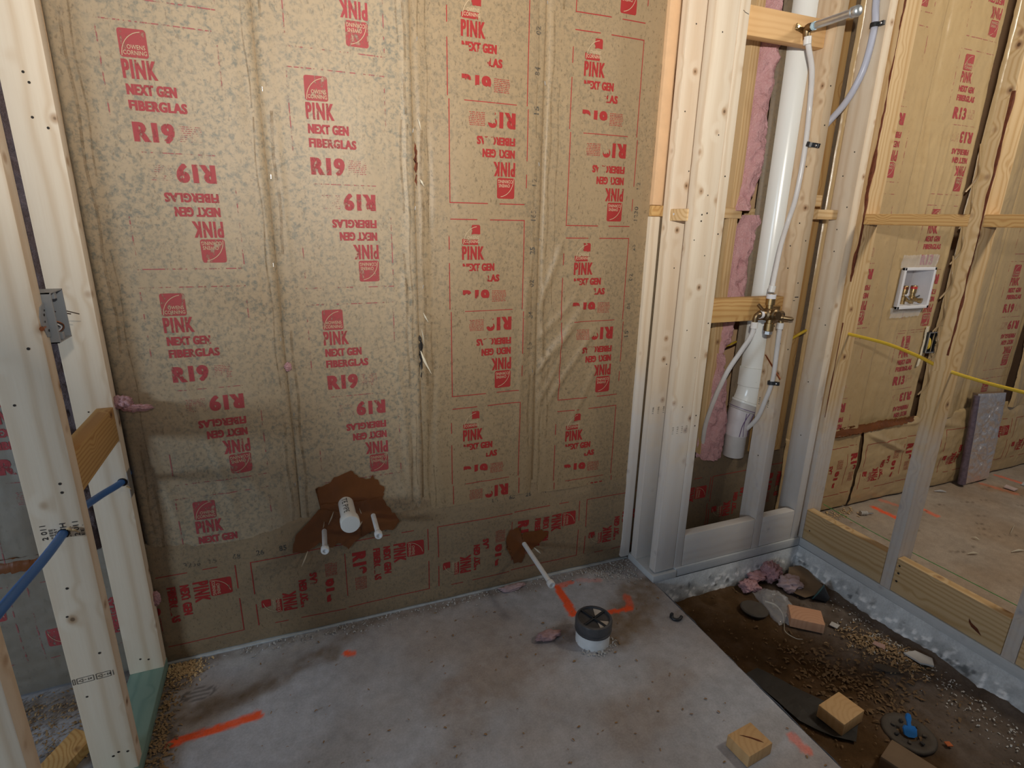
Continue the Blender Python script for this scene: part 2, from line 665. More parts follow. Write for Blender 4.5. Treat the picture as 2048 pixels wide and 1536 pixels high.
class Flat:
    """collects flat print in (u right, v down)"""
    def __init__(self): self.v, self.f, self.m, self.h = [], [], [], []

    def poly(self, pts, mi=0, h=0):
        n = len(self.v)
        self.v += [tuple(p) for p in pts]
        self.h += [h] * len(pts)
        a = sum(pts[i][0] * -pts[(i + 1) % len(pts)][1] + pts[(i + 1) % len(pts)][0] * pts[i][1] for i in range(len(pts)))
        fc = tuple(range(n, n + len(pts)))
        self.f.append(fc if a > 0 else fc[::-1])
        self.m.append(mi)

    def rect(self, u0, u1, v0, v1, mi=0, h=0): self.poly([(u0, v0), (u0, v1), (u1, v1), (u1, v0)], mi, h)

    def text(self, t, u0, u1, v0, v1, mi=0, h=0, bold=.03, fat=0):
        gv, gf = glyphs(t, bold)
        for k, sh in enumerate((0, -fat, fat) if fat else (0,)):
            n = len(self.v)
            for a, b in gv:
                self.v.append((u0 + fat + sh + a * (u1 - u0 - 2 * fat), v1 - b * (v1 - v0)))
                self.h.append(h + .25 * k)
            for f in gf:
                self.f.append(tuple(i + n for i in f))
                self.m.append(mi)

    def ribbon(self, pts, w, mi=0, h=0):
        P = [np.array(p, float) for p in pts]
        for i in range(len(P) - 1):
            d = P[i + 1] - P[i]
            nn = np.array([-d[1], d[0]]) / np.linalg.norm(d) * w / 2
            self.poly([P[i] + nn, P[i + 1] + nn, P[i + 1] - nn, P[i] - nn], mi, h)

    def cut(self, step=.014):
        """subdivide on a grid so that the print can follow the paper"""
        bm = bmesh.new()
        lay = bm.verts.layers.float.new('h')
        vs = []
        for (a, b), h in zip(self.v, self.h):
            x = bm.verts.new((a, -b, 0))
            x[lay] = h
            vs.append(x)
        for f, m in zip(self.f, self.m):
            try:
                fc = bm.faces.new([vs[i] for i in f])
                fc.material_index = m
            except ValueError:
                pass
        us = [v[0] for v in self.v]; ws = [-v[1] for v in self.v]
        for (lo, hi, nrm) in ((min(us), max(us), (1, 0, 0)), (min(ws), max(ws), (0, 1, 0))):
            x = lo + step
            while x < hi:
                bmesh.ops.bisect_plane(bm, geom=bm.verts[:] + bm.edges[:] + bm.faces[:], dist=1e-6,
                                       plane_co=(x * nrm[0], x * nrm[1], 0), plane_no=nrm)
                x += step
        bm.verts.ensure_lookup_table()
        bm.verts.index_update()
        V = np.array([(v.co.x, -v.co.y) for v in bm.verts])
        Hh = np.array([v[lay] for v in bm.verts])
        F = [tuple(v.index for v in f.verts) for f in bm.faces]
        Mi = [f.material_index for f in bm.faces]
        bm.free()
        return V, Hh, F, Mi


def cell_template(rtext):
    T = Flat()   # materials: 0 ink, 1 pale, 2 line
    T.rect(0, .25, 0, .0029, 2)
    T.rect(0, .0028, .012, .275, 2)
    T.rect(.2472, .25, .0, .283, 2)
    # logo
    u0, u1, v0, v1, r = .042, .100, .017, .077, .006
    pts = []
    for (cu, cv, a0) in ((u0 + r, v0 + r, 180), (u1 - r, v0 + r, 270), (u1 - r, v1 - r, 0), (u0 + r, v1 - r, 90)):
        for k in range(4):
            a = math.radians(a0 + 30 * k)
            pts.append((cu + r * math.cos(a), cv + r * math.sin(a)))
    T.poly(pts, 0)
    arc = [(.046 + .048 * (1 - math.cos(t)), .074 - .052 * math.sin(t)) for t in np.linspace(0, 1.45, 10)]
    T.ribbon(arc, .0016, 1, 1)
    T.text('OWENS', .058, .095, .050, .0595, 1, 1, .012)
    T.text('CORNING', .049, .097, .062, .0715, 1, 1, .012)
    T.text('PINK', .041, .113, .081, .122, 0, 0, .02, .0013)
    T.text('NEXT GEN', .043, .148, .133, .157, 0, 0, .035, .0012)
    T.text('FIBERGLAS', .043, .166, .168, .191, 0, 0, .035, .0011)
    T.text(rtext, .043, .132, .215, .261, 0, 0, .035, .0022)
    for k in range(8):
        v = .219 + k * .0048
        u = .141
        while u < .186:
            w = random.uniform(.003, .011)
            T.rect(u, min(u + w, .19), v, v + .0019, 2)
            u += w + random.uniform(.001, .003)
    return T


def sep_template():
    T = Flat()
    T.rect(.05, .214, .2818, .2842, 2)
    return T


T19, T13, TSEP = cell_template('R19').cut(), cell_template('R13').cut(), sep_template().cut()

# ------------------------------------------------------------------ setting: floor
floor = tag(empty('floor'), kind='structure')
ORANGE = np.array([1.0, .13, .04])


def paint(C, X, Y, a, b, w0, w1, strength=1., seed=0):
    d, t = segdist(X, Y, a, b)
    w = w0 + (w1 - w0) * t
    d = d + .006 * fbm(X * 60, Y * 60, seed, 3)
    m = (1 - sstep(w * .75, w * 1.2, d)) * strength * (0.9 + .3 * fbm(X * 40, Y * 40, seed + 2, 3) + .2)
    m = np.clip(m, 0, 1)[..., None]
    return C * (1 - m) + ORANGE * m


def smear(C, X, Y, a, b, w, col, strength, seed=0):
    d, t = segdist(X, Y, a, b)
    d = d + w * .55 * fbm(X * 14, Y * 14, seed, 4)
    m = (1 - sstep(w * .25, w, d)) * strength * (.75 + .5 * fbm(X * 45, Y * 45, seed + 9, 4))
    m = np.clip(m, 0, 1)[..., None]
    return C * (1 - m) + np.array(col) * m


def slab_grid(x0, x1, y0, y1, st, seed, base, warm, edge=None):
    xs = np.arange(x0, x1 + st * .5, st); ys = np.arange(y0, y1 + st * .5, st)
    X, Y = np.meshgrid(xs, ys, indexing='ij')
    n1 = fbm(X * 3.2, Y * 3.2, seed, 5)
    n2 = fbm(X * 9, Y * 9, seed + 1, 5)
    n3 = fbm(X * 60, Y * 60, seed + 2, 3)
    C = np.array(base) * (1 + .16 * n2 + .08 * n3)[..., None]
    m = np.clip(.42 + 1.25 * n1, 0, 1)[..., None]
    C = C * (1 - m * .75) + np.array(warm) * (1 + .15 * n2)[..., None] * m * .75
    Z = .0022 * n1 + .0009 * n3
    return X, Y, Z, C


X, Y, Z, C = slab_grid(-1.7, 1.236, -2.3, .14, .0075, 11, (.44, .45, .49), (.37, .31, .27))
BR = (.15, .098, .05)
C = smear(C, X, Y, (-.40, -.25), (-.206, -.215), .05, BR, .8, 1)
C = smear(C, X, Y, (-.206, -.215), (.03, -.13), .05, (.18, .125, .07), .7, 2)
C = smear(C, X, Y, (.03, -.12), (.12, -.05), .05, BR, .5, 2)
C = smear(C, X, Y, (-.45, -.03), (-.42, -.5), .07, (.095, .062, .03), .85, 3)
C = smear(C, X, Y, (-.44, -.02), (.2, -.02), .035, BR, .6, 4)
C = smear(C, X, Y, (.2, -.02), (1.2, -.03), .05, (.22, .17, .135), .7, 5)
C = smear(C, X, Y, (.35, -.42), (.9, -.33), .12, (.30, .235, .195), .6, 6)
C = smear(C, X, Y, (1.0, -.36), (1.16, -.2), .11, (.22, .15, .085), .8, 7)
C = smear(C, X, Y, (.9, -.42), (1.05, -.34), .05, (.2, .135, .075), .7, 8)
C = smear(C, X, Y, (.7, -.30), (.82, -.34), .05, (.11, .068, .04), .65, 9)
C = smear(C, X, Y, (.75, -.72), (1.0, -.6), .1, (.30, .24, .20), .5, 10)
C = smear(C, X, Y, (.1, -.75), (.5, -.45), .09, (.29, .24, .20), .5, 12)
C = smear(C, X, Y, (-1.0, -.1), (-.56, -.05), .12, BR, .8, 13)
C = smear(C, X, Y, (-.9, -.4), (-.62, -.3), .14, (.1, .085, .075), .6, 14)
C = smear(C, X, Y, (-.25, -.06), (.0, -.04), .06, (.55, .55, .55), .5, 15)
C = smear(C, X, Y, (-.2, -.12), (-.12, -.11), .05, (.53, .53, .54), .5, 16)
C = paint(C, X, Y, (-.395, -.318), (-.184, -.300), .011, .016, 1., 1)
C = paint(C, X, Y, (.078, -.152), (.092, -.158), .014, .012, .8, 2)
C = paint(C, X, Y, (.866, -.080), (.852, -.235), .014, .017, 1., 3)
C = paint(C, X, Y, (.868, -.078), (.935, -.072), .014, .01, .55, 4)
C = paint(C, X, Y, (.985, -.275), (1.062, -.282), .011, .012, .95, 5)
C = paint(C, X, Y, (1.066, -.278), (1.085, -.225), .012, .016, .5, 6)
C = paint(C, X, Y, (.96, -.07), (1.04, -.10), .012, .012, .2, 7)
C = paint(C, X, Y, (1.187, -.894), (1.19, -.94), .016, .014, .45, 8)
# pencilled oval and two strokes
d = np.abs(np.hypot((X + .345) / .043, (Y + .163) / .022) - 1) * .028
C = C * (1 - .55 * (1 - sstep(.0016, .0042, d)))[..., None]
for yy in (-.157, -.171):
    dd, _ = segdist(X, Y, (-.385, yy), (-.315, yy + .002))
    C = C * (1 - .5 * (1 - sstep(.0012, .0036, dd)))[..., None]
# chipped edge towards the shower pit
Xe = np.minimum(X, 1.236 - np.maximum(0, .010 * fbm(Y * 9, Y * 0 + 3, 5, 3)) - .05 * np.clip(1 - np.abs(Y + .235) / .07, 0, 1) * 0)
P = np.stack([Xe, Y, Z], -1)
slab = grid_obj('slab', P, SLAB, floor, col=C)
# vertical edge of that slab
ys = np.arange(-2.3, -.17, .02)
ex = 1.236 - np.maximum(0, .010 * fbm(ys * 9, ys * 0 + 3, 5, 3))
zz = np.array([.001, -.02, -.06, -.13])
P = np.stack([np.repeat(ex[:, None], 4, 1) + .006 * fbm(ys[:, None] * 20, zz[None] * 20, 4), np.repeat(ys[:, None], 4, 1), np.repeat(zz[None], len(ys), 0)], -1)
grid_obj('slab_edge', P, CURB, floor, col=np.ones(P.shape) * np.array((.2, .19, .185)))

# laundry slab
X, Y, Z, C = slab_grid(1.99, 5.0, -2.4, .14, .011, 21, (.40, .33, .265), (.34, .245, .165))
for i, (a, b, w, s) in enumerate([((2.642, -.06), (2.65, -.20), .016, .85), ((2.866, -.145), (2.858, -.225), .014, .6),
                                  ((3.475, -.085), (3.515, -.215), .018, .45), ((3.68, -.036), (3.702, -.15), .014, .5),
                                  ((2.75, -.02), (2.78, -.1), .014, .3)]):
    C = paint(C, X, Y, a, b, w, w, s, 30 + i)
C = smear(C, X, Y, (2.1, -.03), (2.5, -.03), .05, (.2, .13, .05), .6, 31)
C = smear(C, X, Y, (3.45, -.12), (3.65, -.25), .08, (.3, .17, .08), .7, 32)
for k in range(40):
    a = (random.uniform(2.2, 3.7), random.uniform(-.9, -.1))
    t = random.uniform(0, .06)
    C = smear(C, X, Y, a, (a[0] + t, a[1] - t * .4), .006, (.08, .055, .035), .7, 40 + k)
X = np.maximum(X, 1.998 + .0437 * (-.15 - Y))
grid_obj('slab', np.stack([X, Y, Z], -1), SLAB, floor, col=C)
# rest of the slab, out of view
bm = bmesh.new()
add_box(bm, (-2.6, -1.6, -.075), (1.8, 4.2, .15))
add_box(bm, (.1, -3.0, -.078), (3.7, 1.4, .15))
add_box(bm, (3.9, -1.2, -.09), (3.4, 2.6, .15))
add_box(bm, (1.0, .03, -.09), (8.0, .32, .15))
bmobj('foundation', bm, GYP, floor)

# shower pit soil
xs = np.arange(1.20, 2.06, .006); ys = np.arange(-1.7, -.13, .006)
X, Y = np.meshgrid(xs, ys, indexing='ij')
n1, n2, n3 = fbm(X * 5, Y * 5, 31, 5), fbm(X * 22, Y * 22, 32, 4), fbm(X * 70, Y * 70, 33, 3)
rt = sstep(1.5, 2.0, X)
Z = -.102 + .010 * n1 + .005 * n2 + .003 * n3 + .025 * sstep(1.93, 2.03, X + .02 * n1) * (1 - sstep(-.35, -.15, Y))
Z += .014 * np.exp(-(((X - 1.85) / .1) ** 2 + ((Y + .70) / .14) ** 2))
m = np.clip(sstep(1.55, 1.85, X + .18 * n1 - .12 * (Y + .6)) * .85 + .25 * n2, 0, 1)[..., None]
C = np.array((.088, .049, .022)) * (1 + .35 * n1 + .25 * n2)[..., None]
C = C * (1 - m) + np.array((.135, .108, .09)) * (1 + .2 * n1 + .25 * n2)[..., None] * m
C = smear(C, X, Y, (1.83, -.62), (1.88, -.78), .08, (.10, .065, .03), .7, 51)
C = smear(C, X, Y, (1.72, -.2), (1.95, -.3), .12, (.10, .068, .04), .8, 52)
grid_obj('soil', np.stack([X, Y, Z], -1), SOIL, floor, col=np.clip(C, .01, 1))


# rough concrete faces round the pit
def rough_face(name, a, b, out, seed, ztop=0.0, zbot=-.15, flare=.02):
    a, b, out = np.array(a, float), np.array(b, float), np.array(out, float)
    L = np.linalg.norm(b - a)
    s = np.arange(0, L + .003, .006); z = np.arange(zbot, ztop + .003, .006)
    Sg, Zg = np.meshgrid(s, z, indexing='ij')
    t = np.clip((ztop - Zg) / .1, 0, 1.5)
    n = fbm(Sg * 22, Zg * 22, seed, 4)
    st = np.clip(fbm(Sg * 62, Zg * 62, seed + 3, 2) - .12, 0, 1)
    low = sstep(.15, .55, t + .25 * n)
    dsp = flare * t + .0035 * n * low + .005 * st * low
    Pt = a[None, None] + (b - a)[None, None] / L * Sg[..., None]
    Pt = Pt + out[None, None] * dsp[..., None]
    P = np.concatenate([Pt, Zg[..., None]], -1)
    C = np.array((.62, .645, .66)) * (1 + .14 * fbm(Sg * 10, Zg * 10, seed + 5, 4))[..., None]
    C = C * (1 - .30 * low * np.clip(.5 + n, 0, 1))[..., None]
    C = C + (np.clip(st * 3.2, 0, 1) * low)[..., None] * np.array((.45, .43, .42))
    dk = np.clip(sstep(.35, .6, fbm(Sg * 35, Zg * 35, seed + 7, 3)) * low, 0, 1)[..., None]
    C = C * (1 - .65 * dk)
    dirt = sstep(.75, 1.05, t + .25 * n)[..., None]
    C = C * (1 - dirt * .7) + np.array((.12, .085, .055)) * dirt * .7
    return grid_obj(name, P, CURB, floor, col=np.clip(C, .015, 1))


rough_face('curb', (1.225, -.188), (2.03, -.188), (0, -1), 61)
rough_face('curb', (1.995, -.15), (2.065, -1.75), (-1, -.03), 62, flare=.035)

# ------------------------------------------------------------------ insulated back wall
wall_back = tag(empty('wall_back'), kind='structure')
bm = bmesh.new()
add_box(bm, (1.2, .155, 1.3), (8.4, .012, 2.9))
bmobj('sheathing', bm, OSB, wall_back)


class Batt:
    def __init__(s, x0, x1, z0, z1, mat, seed, y=0., bulge=.008, amp=.004, edge=.006, creases=(), holes=(), st=.0065, rough=.0, lower=1.0, horiz=False, lean=None):
        s.__dict__.update(locals())

    def h(s, X, Z):
        X, Z = np.asarray(X, float), np.asarray(Z, float)
        W = s.x1 - s.x0
        t = np.clip((X - s.x0) / W, 0, 1)
        if s.horiz:
            q = np.clip((Z - s.z0) / (s.z1 - s.z0), 0, 1)
            bul = np.sin(PI * q) ** .6
            e = np.minimum(Z - s.z0, s.z1 - Z)
        else:
            bul = np.sin(PI * t) ** .55
            e = np.minimum(X - s.x0, s.x1 - X)
        out = s.bulge * bul
        k = s.seed
        if s.horiz:
            n = fbm(X * 4, Z * 9, k, 4)
            out = out + s.amp * n
        else:
            n = fbm(X * 11, Z * 1.6, k, 4)
            near = np.exp(-(e / .07) ** 2)
            low = 1 + s.lower * sstep(1.1, .5, Z)
            out = out + s.amp * n * (.45 + 1.2 * near) * low
            # pleats of the stapled flange
            side = np.where(t < .5, 0., 7.)
            m1 = np.clip(.25 + 1.3 * fbm(Z * 1.7, side + k, k + 3, 3), 0, 1.2)
            m2 = np.clip(.15 + 1.3 * fbm(Z * 2.3, side + k + 2, k + 6, 3), 0, 1.2)
            out = out + s.edge * .55 * np.exp(-((e - .020 - .012 * fbm(Z * 1.3, side + k, k, 2)) / .006) ** 2) * m1
            out = out - s.edge * .55 * np.exp(-((e - .036 - .012 * fbm(Z * 1.1, side + k, k + 1, 2)) / .007) ** 2) * m2
        if s.horiz: out = out - .007 * np.exp(-((s.z1 - Z) / .004) ** 2)
        else: out = out - .010 * np.exp(-(e / .0045) ** 2)
        if s.rough > 0:
            a = fbm(X * 16, Z * 7, k + 20, 4); b = fbm(X * 30 + 3 * a, Z * 12, k + 23, 3)
            out = out + s.rough * ((1 - np.abs(a) * 2) * .8 + (1 - np.abs(b) * 2) * .5)
        for (cx, cz, dx, dz, wd, am) in s.creases:
            L = math.hypot(dx, dz)
            ux, uz = dx / L, dz / L
            al = (X - cx) * ux + (Z - cz) * uz
            ac = -(X - cx) * uz + (Z - cz) * ux
            ac = ac + .006 * fbm(al * 9, al * 0 + cx, k + 31, 2)
            out = out + am * np.exp(-(ac / wd) ** 2) * sstep(-.01, .05, al) * sstep(L + .02, L - .06, al)
        return s.y - out

    def build(s):
        xs = np.linspace(s.x0, s.x1, max(3, int((s.x1 - s.x0) / s.st))); zs = np.linspace(s.z0, s.z1, max(3, int((s.z1 - s.z0) / s.st)))
        X, Z = np.meshgrid(xs, zs, indexing='ij')
        Xw = X
        if not s.horiz:   # ragged flange edges
            w = .004 * fbm(Z * 3, Z * 0 + s.seed, s.seed + 40, 3)
            tt = (X - s.x0) / (s.x1 - s.x0)
            Xw = X + w * (np.abs(tt - .5) * 2) ** 6
        else:
            w = .005 * fbm(X * 3, X * 0 + s.seed, s.seed + 40, 3)
            tt = np.clip((Z - s.z0) / (s.z1 - s.z0), 0, 1)
            Z = Z + w * tt ** 6
        P = np.stack([Xw, s.h(X, Z), Z], -1)
        mask = None
        if s.holes:
            cx = (X[:-1, :-1] + X[1:, 1:]) / 2; cz = (Z[:-1, :-1] + Z[1:, 1:]) / 2
            mask = np.ones(cx.shape, bool)
            for (a, b, c, d) in s.holes:
                mask &= ~((cx > a) & (cx < b) & (cz > c) & (cz < d))
        s.o = grid_obj('insulation_batt', P[:, ::1], s.mat, wall_back, mask=mask)
        return s

    def put(s, T, mats, xl, top, mode, clip=None):
        V, Hh, F, Mi = T
        u, v = V[:, 0], V[:, 1]
        if mode == 'up': x, z = xl + u, top - v
        elif mode == 'inv': x, z = xl + .254 - u, top - .566 + v
        elif mode == 'ccw': x, z = xl + v, top + u
        else: x, z = xl + .566 - v, top + .254 - u
        y = s.h(x, z) - .0007 - .0006 * Hh
        if clip:
            a, b, c, d = clip
            ok = (x > a) & (x < b) & (z > c) & (z < d)
        else:
            ok = (x > s.x0 + .004) & (x < s.x1 - .004) & (z > s.z0 + .004) & (z < s.z1 - .004)
        for (ha, hb, hc, hd) in s.holes:
            ok = ok & ~((x > ha - .012) & (x < hb + .012) & (z > hc - .012) & (z < hd + .012))
        keep = [i for i, f in enumerate(F) if all(ok[j] for j in f)]
        if not keep: return
        F2 = [F[i] for i in keep]; M2 = [Mi[i] for i in keep]
        used = sorted({j for f in F2 for j in f})
        mp = {j: i for i, j in enumerate(used)}
        ox, oz = float(np.mean(x[used])), float(np.mean(z[used]))
        me = bpy.data.meshes.new('printed_lettering')
        me.from_pydata([(x[j] - ox, y[j], z[j] - oz) for j in used], [], [tuple(mp[j] for j in f) for f in F2])
        for m in mats: me.materials.append(m)
        me.polygons.foreach_set('material_index', M2)
        me.polygons.foreach_set('use_smooth', [True] * len(F2))
        a = me.attributes.new('cell', 'FLOAT_VECTOR', 'POINT')
        a.data.foreach_set('vector', np.array([(u[j], v[j], 0) for j in used], np.float32).reshape(-1))
        me.update()
        link('printed_lettering', me, s.o, loc=(ox, 0, oz))

    def cell(s, T, pat, xl, top, which='ui', rot=False, clip=None):
        A = {'A': ([RA, PALE, RA_L],) * 2, 'B': ([RB_U, PALE, RB_L], [RB_I, PALE, RB_L])}[pat]
        if 'u' in which:
            s.put(T, A[0], xl, top, 'ccw' if rot else 'up', clip)
            s.put(TSEP, A[0], xl, top, 'ccw' if rot else 'up', clip)
        if 'i' in which: s.put(T, A[1], xl, top, 'ccwi' if rot else 'inv', clip)


TOPZ = 2.72
V1 = Batt(-.452, -.020, .395, TOPZ, KR_A, 1, bulge=.010, amp=.0035, edge=.006,
          creases=[(-.30, .98, .10, -.5, .012, .004), (-.22, .70, .16, -.28, .016, .005), (-.40, .75, .05, -.3, .014, .005)]).build()
for t in (2.387, 1.777, 1.167): V1.cell(T19, 'A', -.355, t)
V1.cell(T19, 'A', -.355, .560, 'u')
V2 = Batt(-.024, .374, .395, TOPZ, KR_A, 2, y=-.0015, bulge=.010, amp=.0035, edge=.0065,
          creases=[(.30, .95, .03, -.5, .010, .004), (.25, .72, .07, -.3, .012, .004), (.33, 1.2, .02, -.3, .008, .005)]).build()
for t in (2.329, 1.719, 1.108): V2.cell(T19, 'A', .045, t)
V3 = Batt(.368, .782, .385, TOPZ, KR_B, 3, bulge=.011, amp=.004, edge=.007,
          creases=[(.74, 1.2, -.03, -.6, .010, .004), (.42, .95, -.02, -.5, .008, -.004)]).build()
for t in (2.573, 1.963, 1.352): V3.cell(T19, 'B', .470, t)
V3.cell(T19, 'B', .470, .745)
cr = []
for i, (a, b, l) in enumerate([(.93, 1.12, .34), (.95, 1.05, .36), (.98, 1.12, .42), (1.0, 1.0, .34), (.90, 1.0, .3), (.88, .92, .24), (1.02, .88, .3), (.86, 1.3, .4)]):
    ang = math.radians(233 + i * 3.5 - 6)
    cr.append((a, b, l * math.cos(ang), l * math.sin(ang), .011, .006 if i % 2 else .0045))
V4 = Batt(.776, 1.215, .375, TOPZ, KR_B, 4, y=-.0015, bulge=.011, amp=.004, edge=.0075, creases=cr).build()
for t in (2.512, 1.902, 1.299, .692): V4.cell(T19, 'B', .862, t)
HB = Batt(-.452, 1.226, .010, .43, KR_H, 5, y=-.004, bulge=.010, amp=.007, horiz=True,
          creases=[(.55, .30, .35, -.02, .02, .004), (.0, .37, .4, .01, .012, .006)]).build()
for t in (-.79, -.183, .416, 1.012): HB.cell(T19, 'B', t, .064, rot=True)
# furred cavity behind the shower studs
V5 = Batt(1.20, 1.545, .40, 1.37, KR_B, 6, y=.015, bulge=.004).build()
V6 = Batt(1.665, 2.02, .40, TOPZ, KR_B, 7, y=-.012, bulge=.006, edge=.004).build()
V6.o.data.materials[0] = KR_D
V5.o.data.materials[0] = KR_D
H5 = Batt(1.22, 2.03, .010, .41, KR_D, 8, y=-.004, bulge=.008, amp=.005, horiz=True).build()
for t in (1.05, 1.625): H5.cell(T19, 'B', t, .064, rot=True)
# left of the partition
HL = Batt(-2.2, -.535, .010, .45, KR_L, 9, bulge=.015, amp=.009, horiz=True, rough=.0015).build()
for t in (-1.94, -1.34, -.735): HL.cell(T19, 'A', t, .12, rot=True)
VL1 = Batt(-.83, -.62, .43, TOPZ, KR_L, 10, bulge=.012, amp=.008, rough=.002).build()
VL1.cell(T19, 'A', -.772, .955); VL1.cell(T19, 'A', -.772, 1.565)
VL2 = Batt(-1.25, -.82, .43, TOPZ, KR_L, 12, bulge=.016, amp=.008, rough=.002).build()
VL2.cell(T19, 'A', -1.15, 1.2)
# laundry side
VR1 = Batt(2.02, 2.478, .41, TOPZ, KR_R, 13, y=-.010, bulge=.006, amp=.006, edge=.006, rough=.0022, lower=.6).build()
for t in (2.705, 2.095, 1.485, .875): VR1.cell(T19, 'A', 2.142, t)
WB = (2.572, 2.776, .998, 1.174)
EB = (2.852, 2.906, .772, .866)
fan = [(2.60, 1.28, -.03, .45, .006, .004), (2.64, 1.28, .0, .5, .006, .004), (2.68, 1.28, .02, .5, .006, .004), (2.72, 1.28, .05, .45, .006, .004), (2.75, 1.3, .07, .4, .007, .004),
       (2.58, 1.3, -.06, .5, .006, .004), (2.62, .96, -.02, -.3, .007, .003), (2.70, .96, .01, -.35, .007, .003)]
VR2 = Batt(2.50, 2.895, .41, TOPZ, KR_R, 14, y=.022, bulge=.010, amp=.005, edge=.004, rough=.0024, creases=fan, holes=(WB, EB), lower=.8).build()
for t in (2.67, 2.06, 1.45, .875): VR2.cell(T13, 'A', 2.64, t)
VR3 = Batt(2.905, 3.245, .41, TOPZ, KR_R, 15, y=-.008, bulge=.012, amp=.007, edge=.010, rough=.0022).build()
VR4 = Batt(3.262, 3.642, .41, TOPZ, KR_R, 16, y=.014, bulge=.008, amp=.005, edge=.005, rough=.001).build()
for t in (1.80, 1.2, .59): VR4.cell(T19, 'A', 3.36, t)
VR5 = Batt(3.648, 4.3, .41, TOPZ, KR_R, 17, y=-.004, bulge=.016, amp=.012, edge=.008, rough=.004).build()
HR1 = Batt(2.02, 2.505, .012, .432, KR_R, 18, y=-.006, bulge=.010, amp=.010, horiz=True, rough=.003).build()
HR1.cell(T19, 'B', 2.15, .09, rot=True)
HR2 = Batt(2.515, 4.3, .012, .438, KR_R, 19, y=-.010, bulge=.016, amp=.012, horiz=True, rough=.0025,
           creases=[(2.53, .40, .32, -.14, .012, .014), (2.53, .43, .4, -.02, .010, .010), (3.0, .40, .3, -.06, .02, .012)]).build()
for t in (2.545, 3.145, 3.745): HR2.cell(T19, 'B', t, .09, rot=True)


# glue and dirt lines that run beside the seams
STAIN = print_mat('brown_glue_stain', (.24, .155, .075), [], (.30, .75), .5)
rs_ = random.Random(5)
for b, xs_ in ((V1, (-.418, -.40, -.045)), (V2, (.0, .335, .352)), (V3, (.392, .412, .752)), (V4, (.80, .825, 1.19))):
    for x_ in xs_:
        z_ = 2.6
        while z_ > .5:
            L_ = rs_.uniform(.25, .8)
            T = Flat()
            n_ = max(3, int(L_ / .05))
            w_ = rs_.uniform(.003, .008)
            T.ribbon([(.006 * math.sin(i * 1.3 + z_ * 9) * .5, L_ * i / n_) for i in range(n_ + 1)], w_)
            b.put(T.cut(.02), [STAIN], x_, z_, 'up')
            z_ -= L_ + rs_.uniform(.02, .3)
patch('torn_gap', [(.372, .99), (.377, .985), (.378, .93), (.374, .86), (.3705, .90), (.371, .95)], [V2, V3], HOLE, wall_back, .002, 21, lift=0) if False else None


# faded date codes down the strips
def strip_code(b, txt, x, z0, z1, hgt, rot=True):
    T = Flat()
    n = len(txt.split())
    L = z1 - z0
    p = 0
    for i, w in enumerate(txt.split()):
        T.text(w, p, p + .021 * len(w) / 2 * 1.1, 0, hgt, 0, 0, .03)
        p += L / n
    b.put(T.cut(.02), [GREYINK], x, z0, 'ccw' if rot else 'up')


strip_code(V3, '15 84 02 25 1658 12', .742, .93, 1.56, .017)
strip_code(V4, '15 84 02 25 1230 12', 1.125, .95, 1.56, .016)
strip_code(V3, '15 84 02 25 1658 12', .742, 1.66, 2.3, .017)
strip_code(HB, '1256 15 68 26 15 84 02', -.30, .352, .385, .016, False) if False else None
T = Flat()
for i, w in enumerate('3256 15 68 26 85 15 46 28 02 34'.split()):
    T.text(w, i * .066, i * .066 + .011 * len(w), 0, .019, 0, 0, .03)
HB.put(T.cut(.02), [GREYINK], -.36, .352, 'up')
T = Flat()
for i, w in enumerate('15 68 26 46 15 84'.split()):
    T.text(w, i * .066, i * .066 + .022, 0, .017, 0, 0, .03)
HB.put(T.cut(.02), [GREYINK], .62, .388, 'up')


def stud(x0, x1, y0, y1, z0, z1, mat, parent, name='stud', axis='z', bev=.0028, coat=0, tilt=(0, 0)):
    d = (x1 - x0, y1 - y0, z1 - z0)
    c = ((x0 + x1) / 2, (y0 + y1) / 2, (z0 + z1) / 2)
    bm = bmesh.new()
    if axis == 'z': s, rot = d, (0, 0, 0)
    elif axis == 'x': s, rot = (d[2], d[1], d[0]), (0, PI / 2, 0)
    else: s, rot = (d[0], d[2], d[1]), (PI / 2, 0, 0)
    add_box(bm, (0, 0, 0), s, bev, 2)
    o = bmobj(name, bm, mat, parent, loc=c, rot=(rot[0] + tilt[0], rot[1] + tilt[1], rot[2]), smooth=True)
    sharp(o, 50)
    if coat: o['coat'] = float(coat)
    return o


# studs in the back wall that show
stud(1.188, 1.226, -.022, .10, 1.41, TOPZ, OSB, wall_back)
stud(1.186, 1.226, -.020, .10, .02, 1.372, SPRUCE_P, wall_back, coat=.75)
stud(1.19, 1.24, -.018, .02, 1.373, 1.409, PINE, wall_back, 'fire_block', 'x')
stud(1.548, 1.588, .0, .13, .42, TOPZ, PINE_P, wall_back)
stud(1.36, 1.60, -.005, .05, 1.372, 1.41, PINE_P, wall_back, 'fire_block', 'x')
stud(1.66, 1.99, .01, .05, 1.372, 1.41, PINE_P, wall_back, 'fire_block', 'x')
stud(1.79, 1.83, -.06, .03, .41, TOPZ, PINE, wall_back)
stud(1.832, 1.944, -.052, -.014, .41, TOPZ, PINE, wall_back)


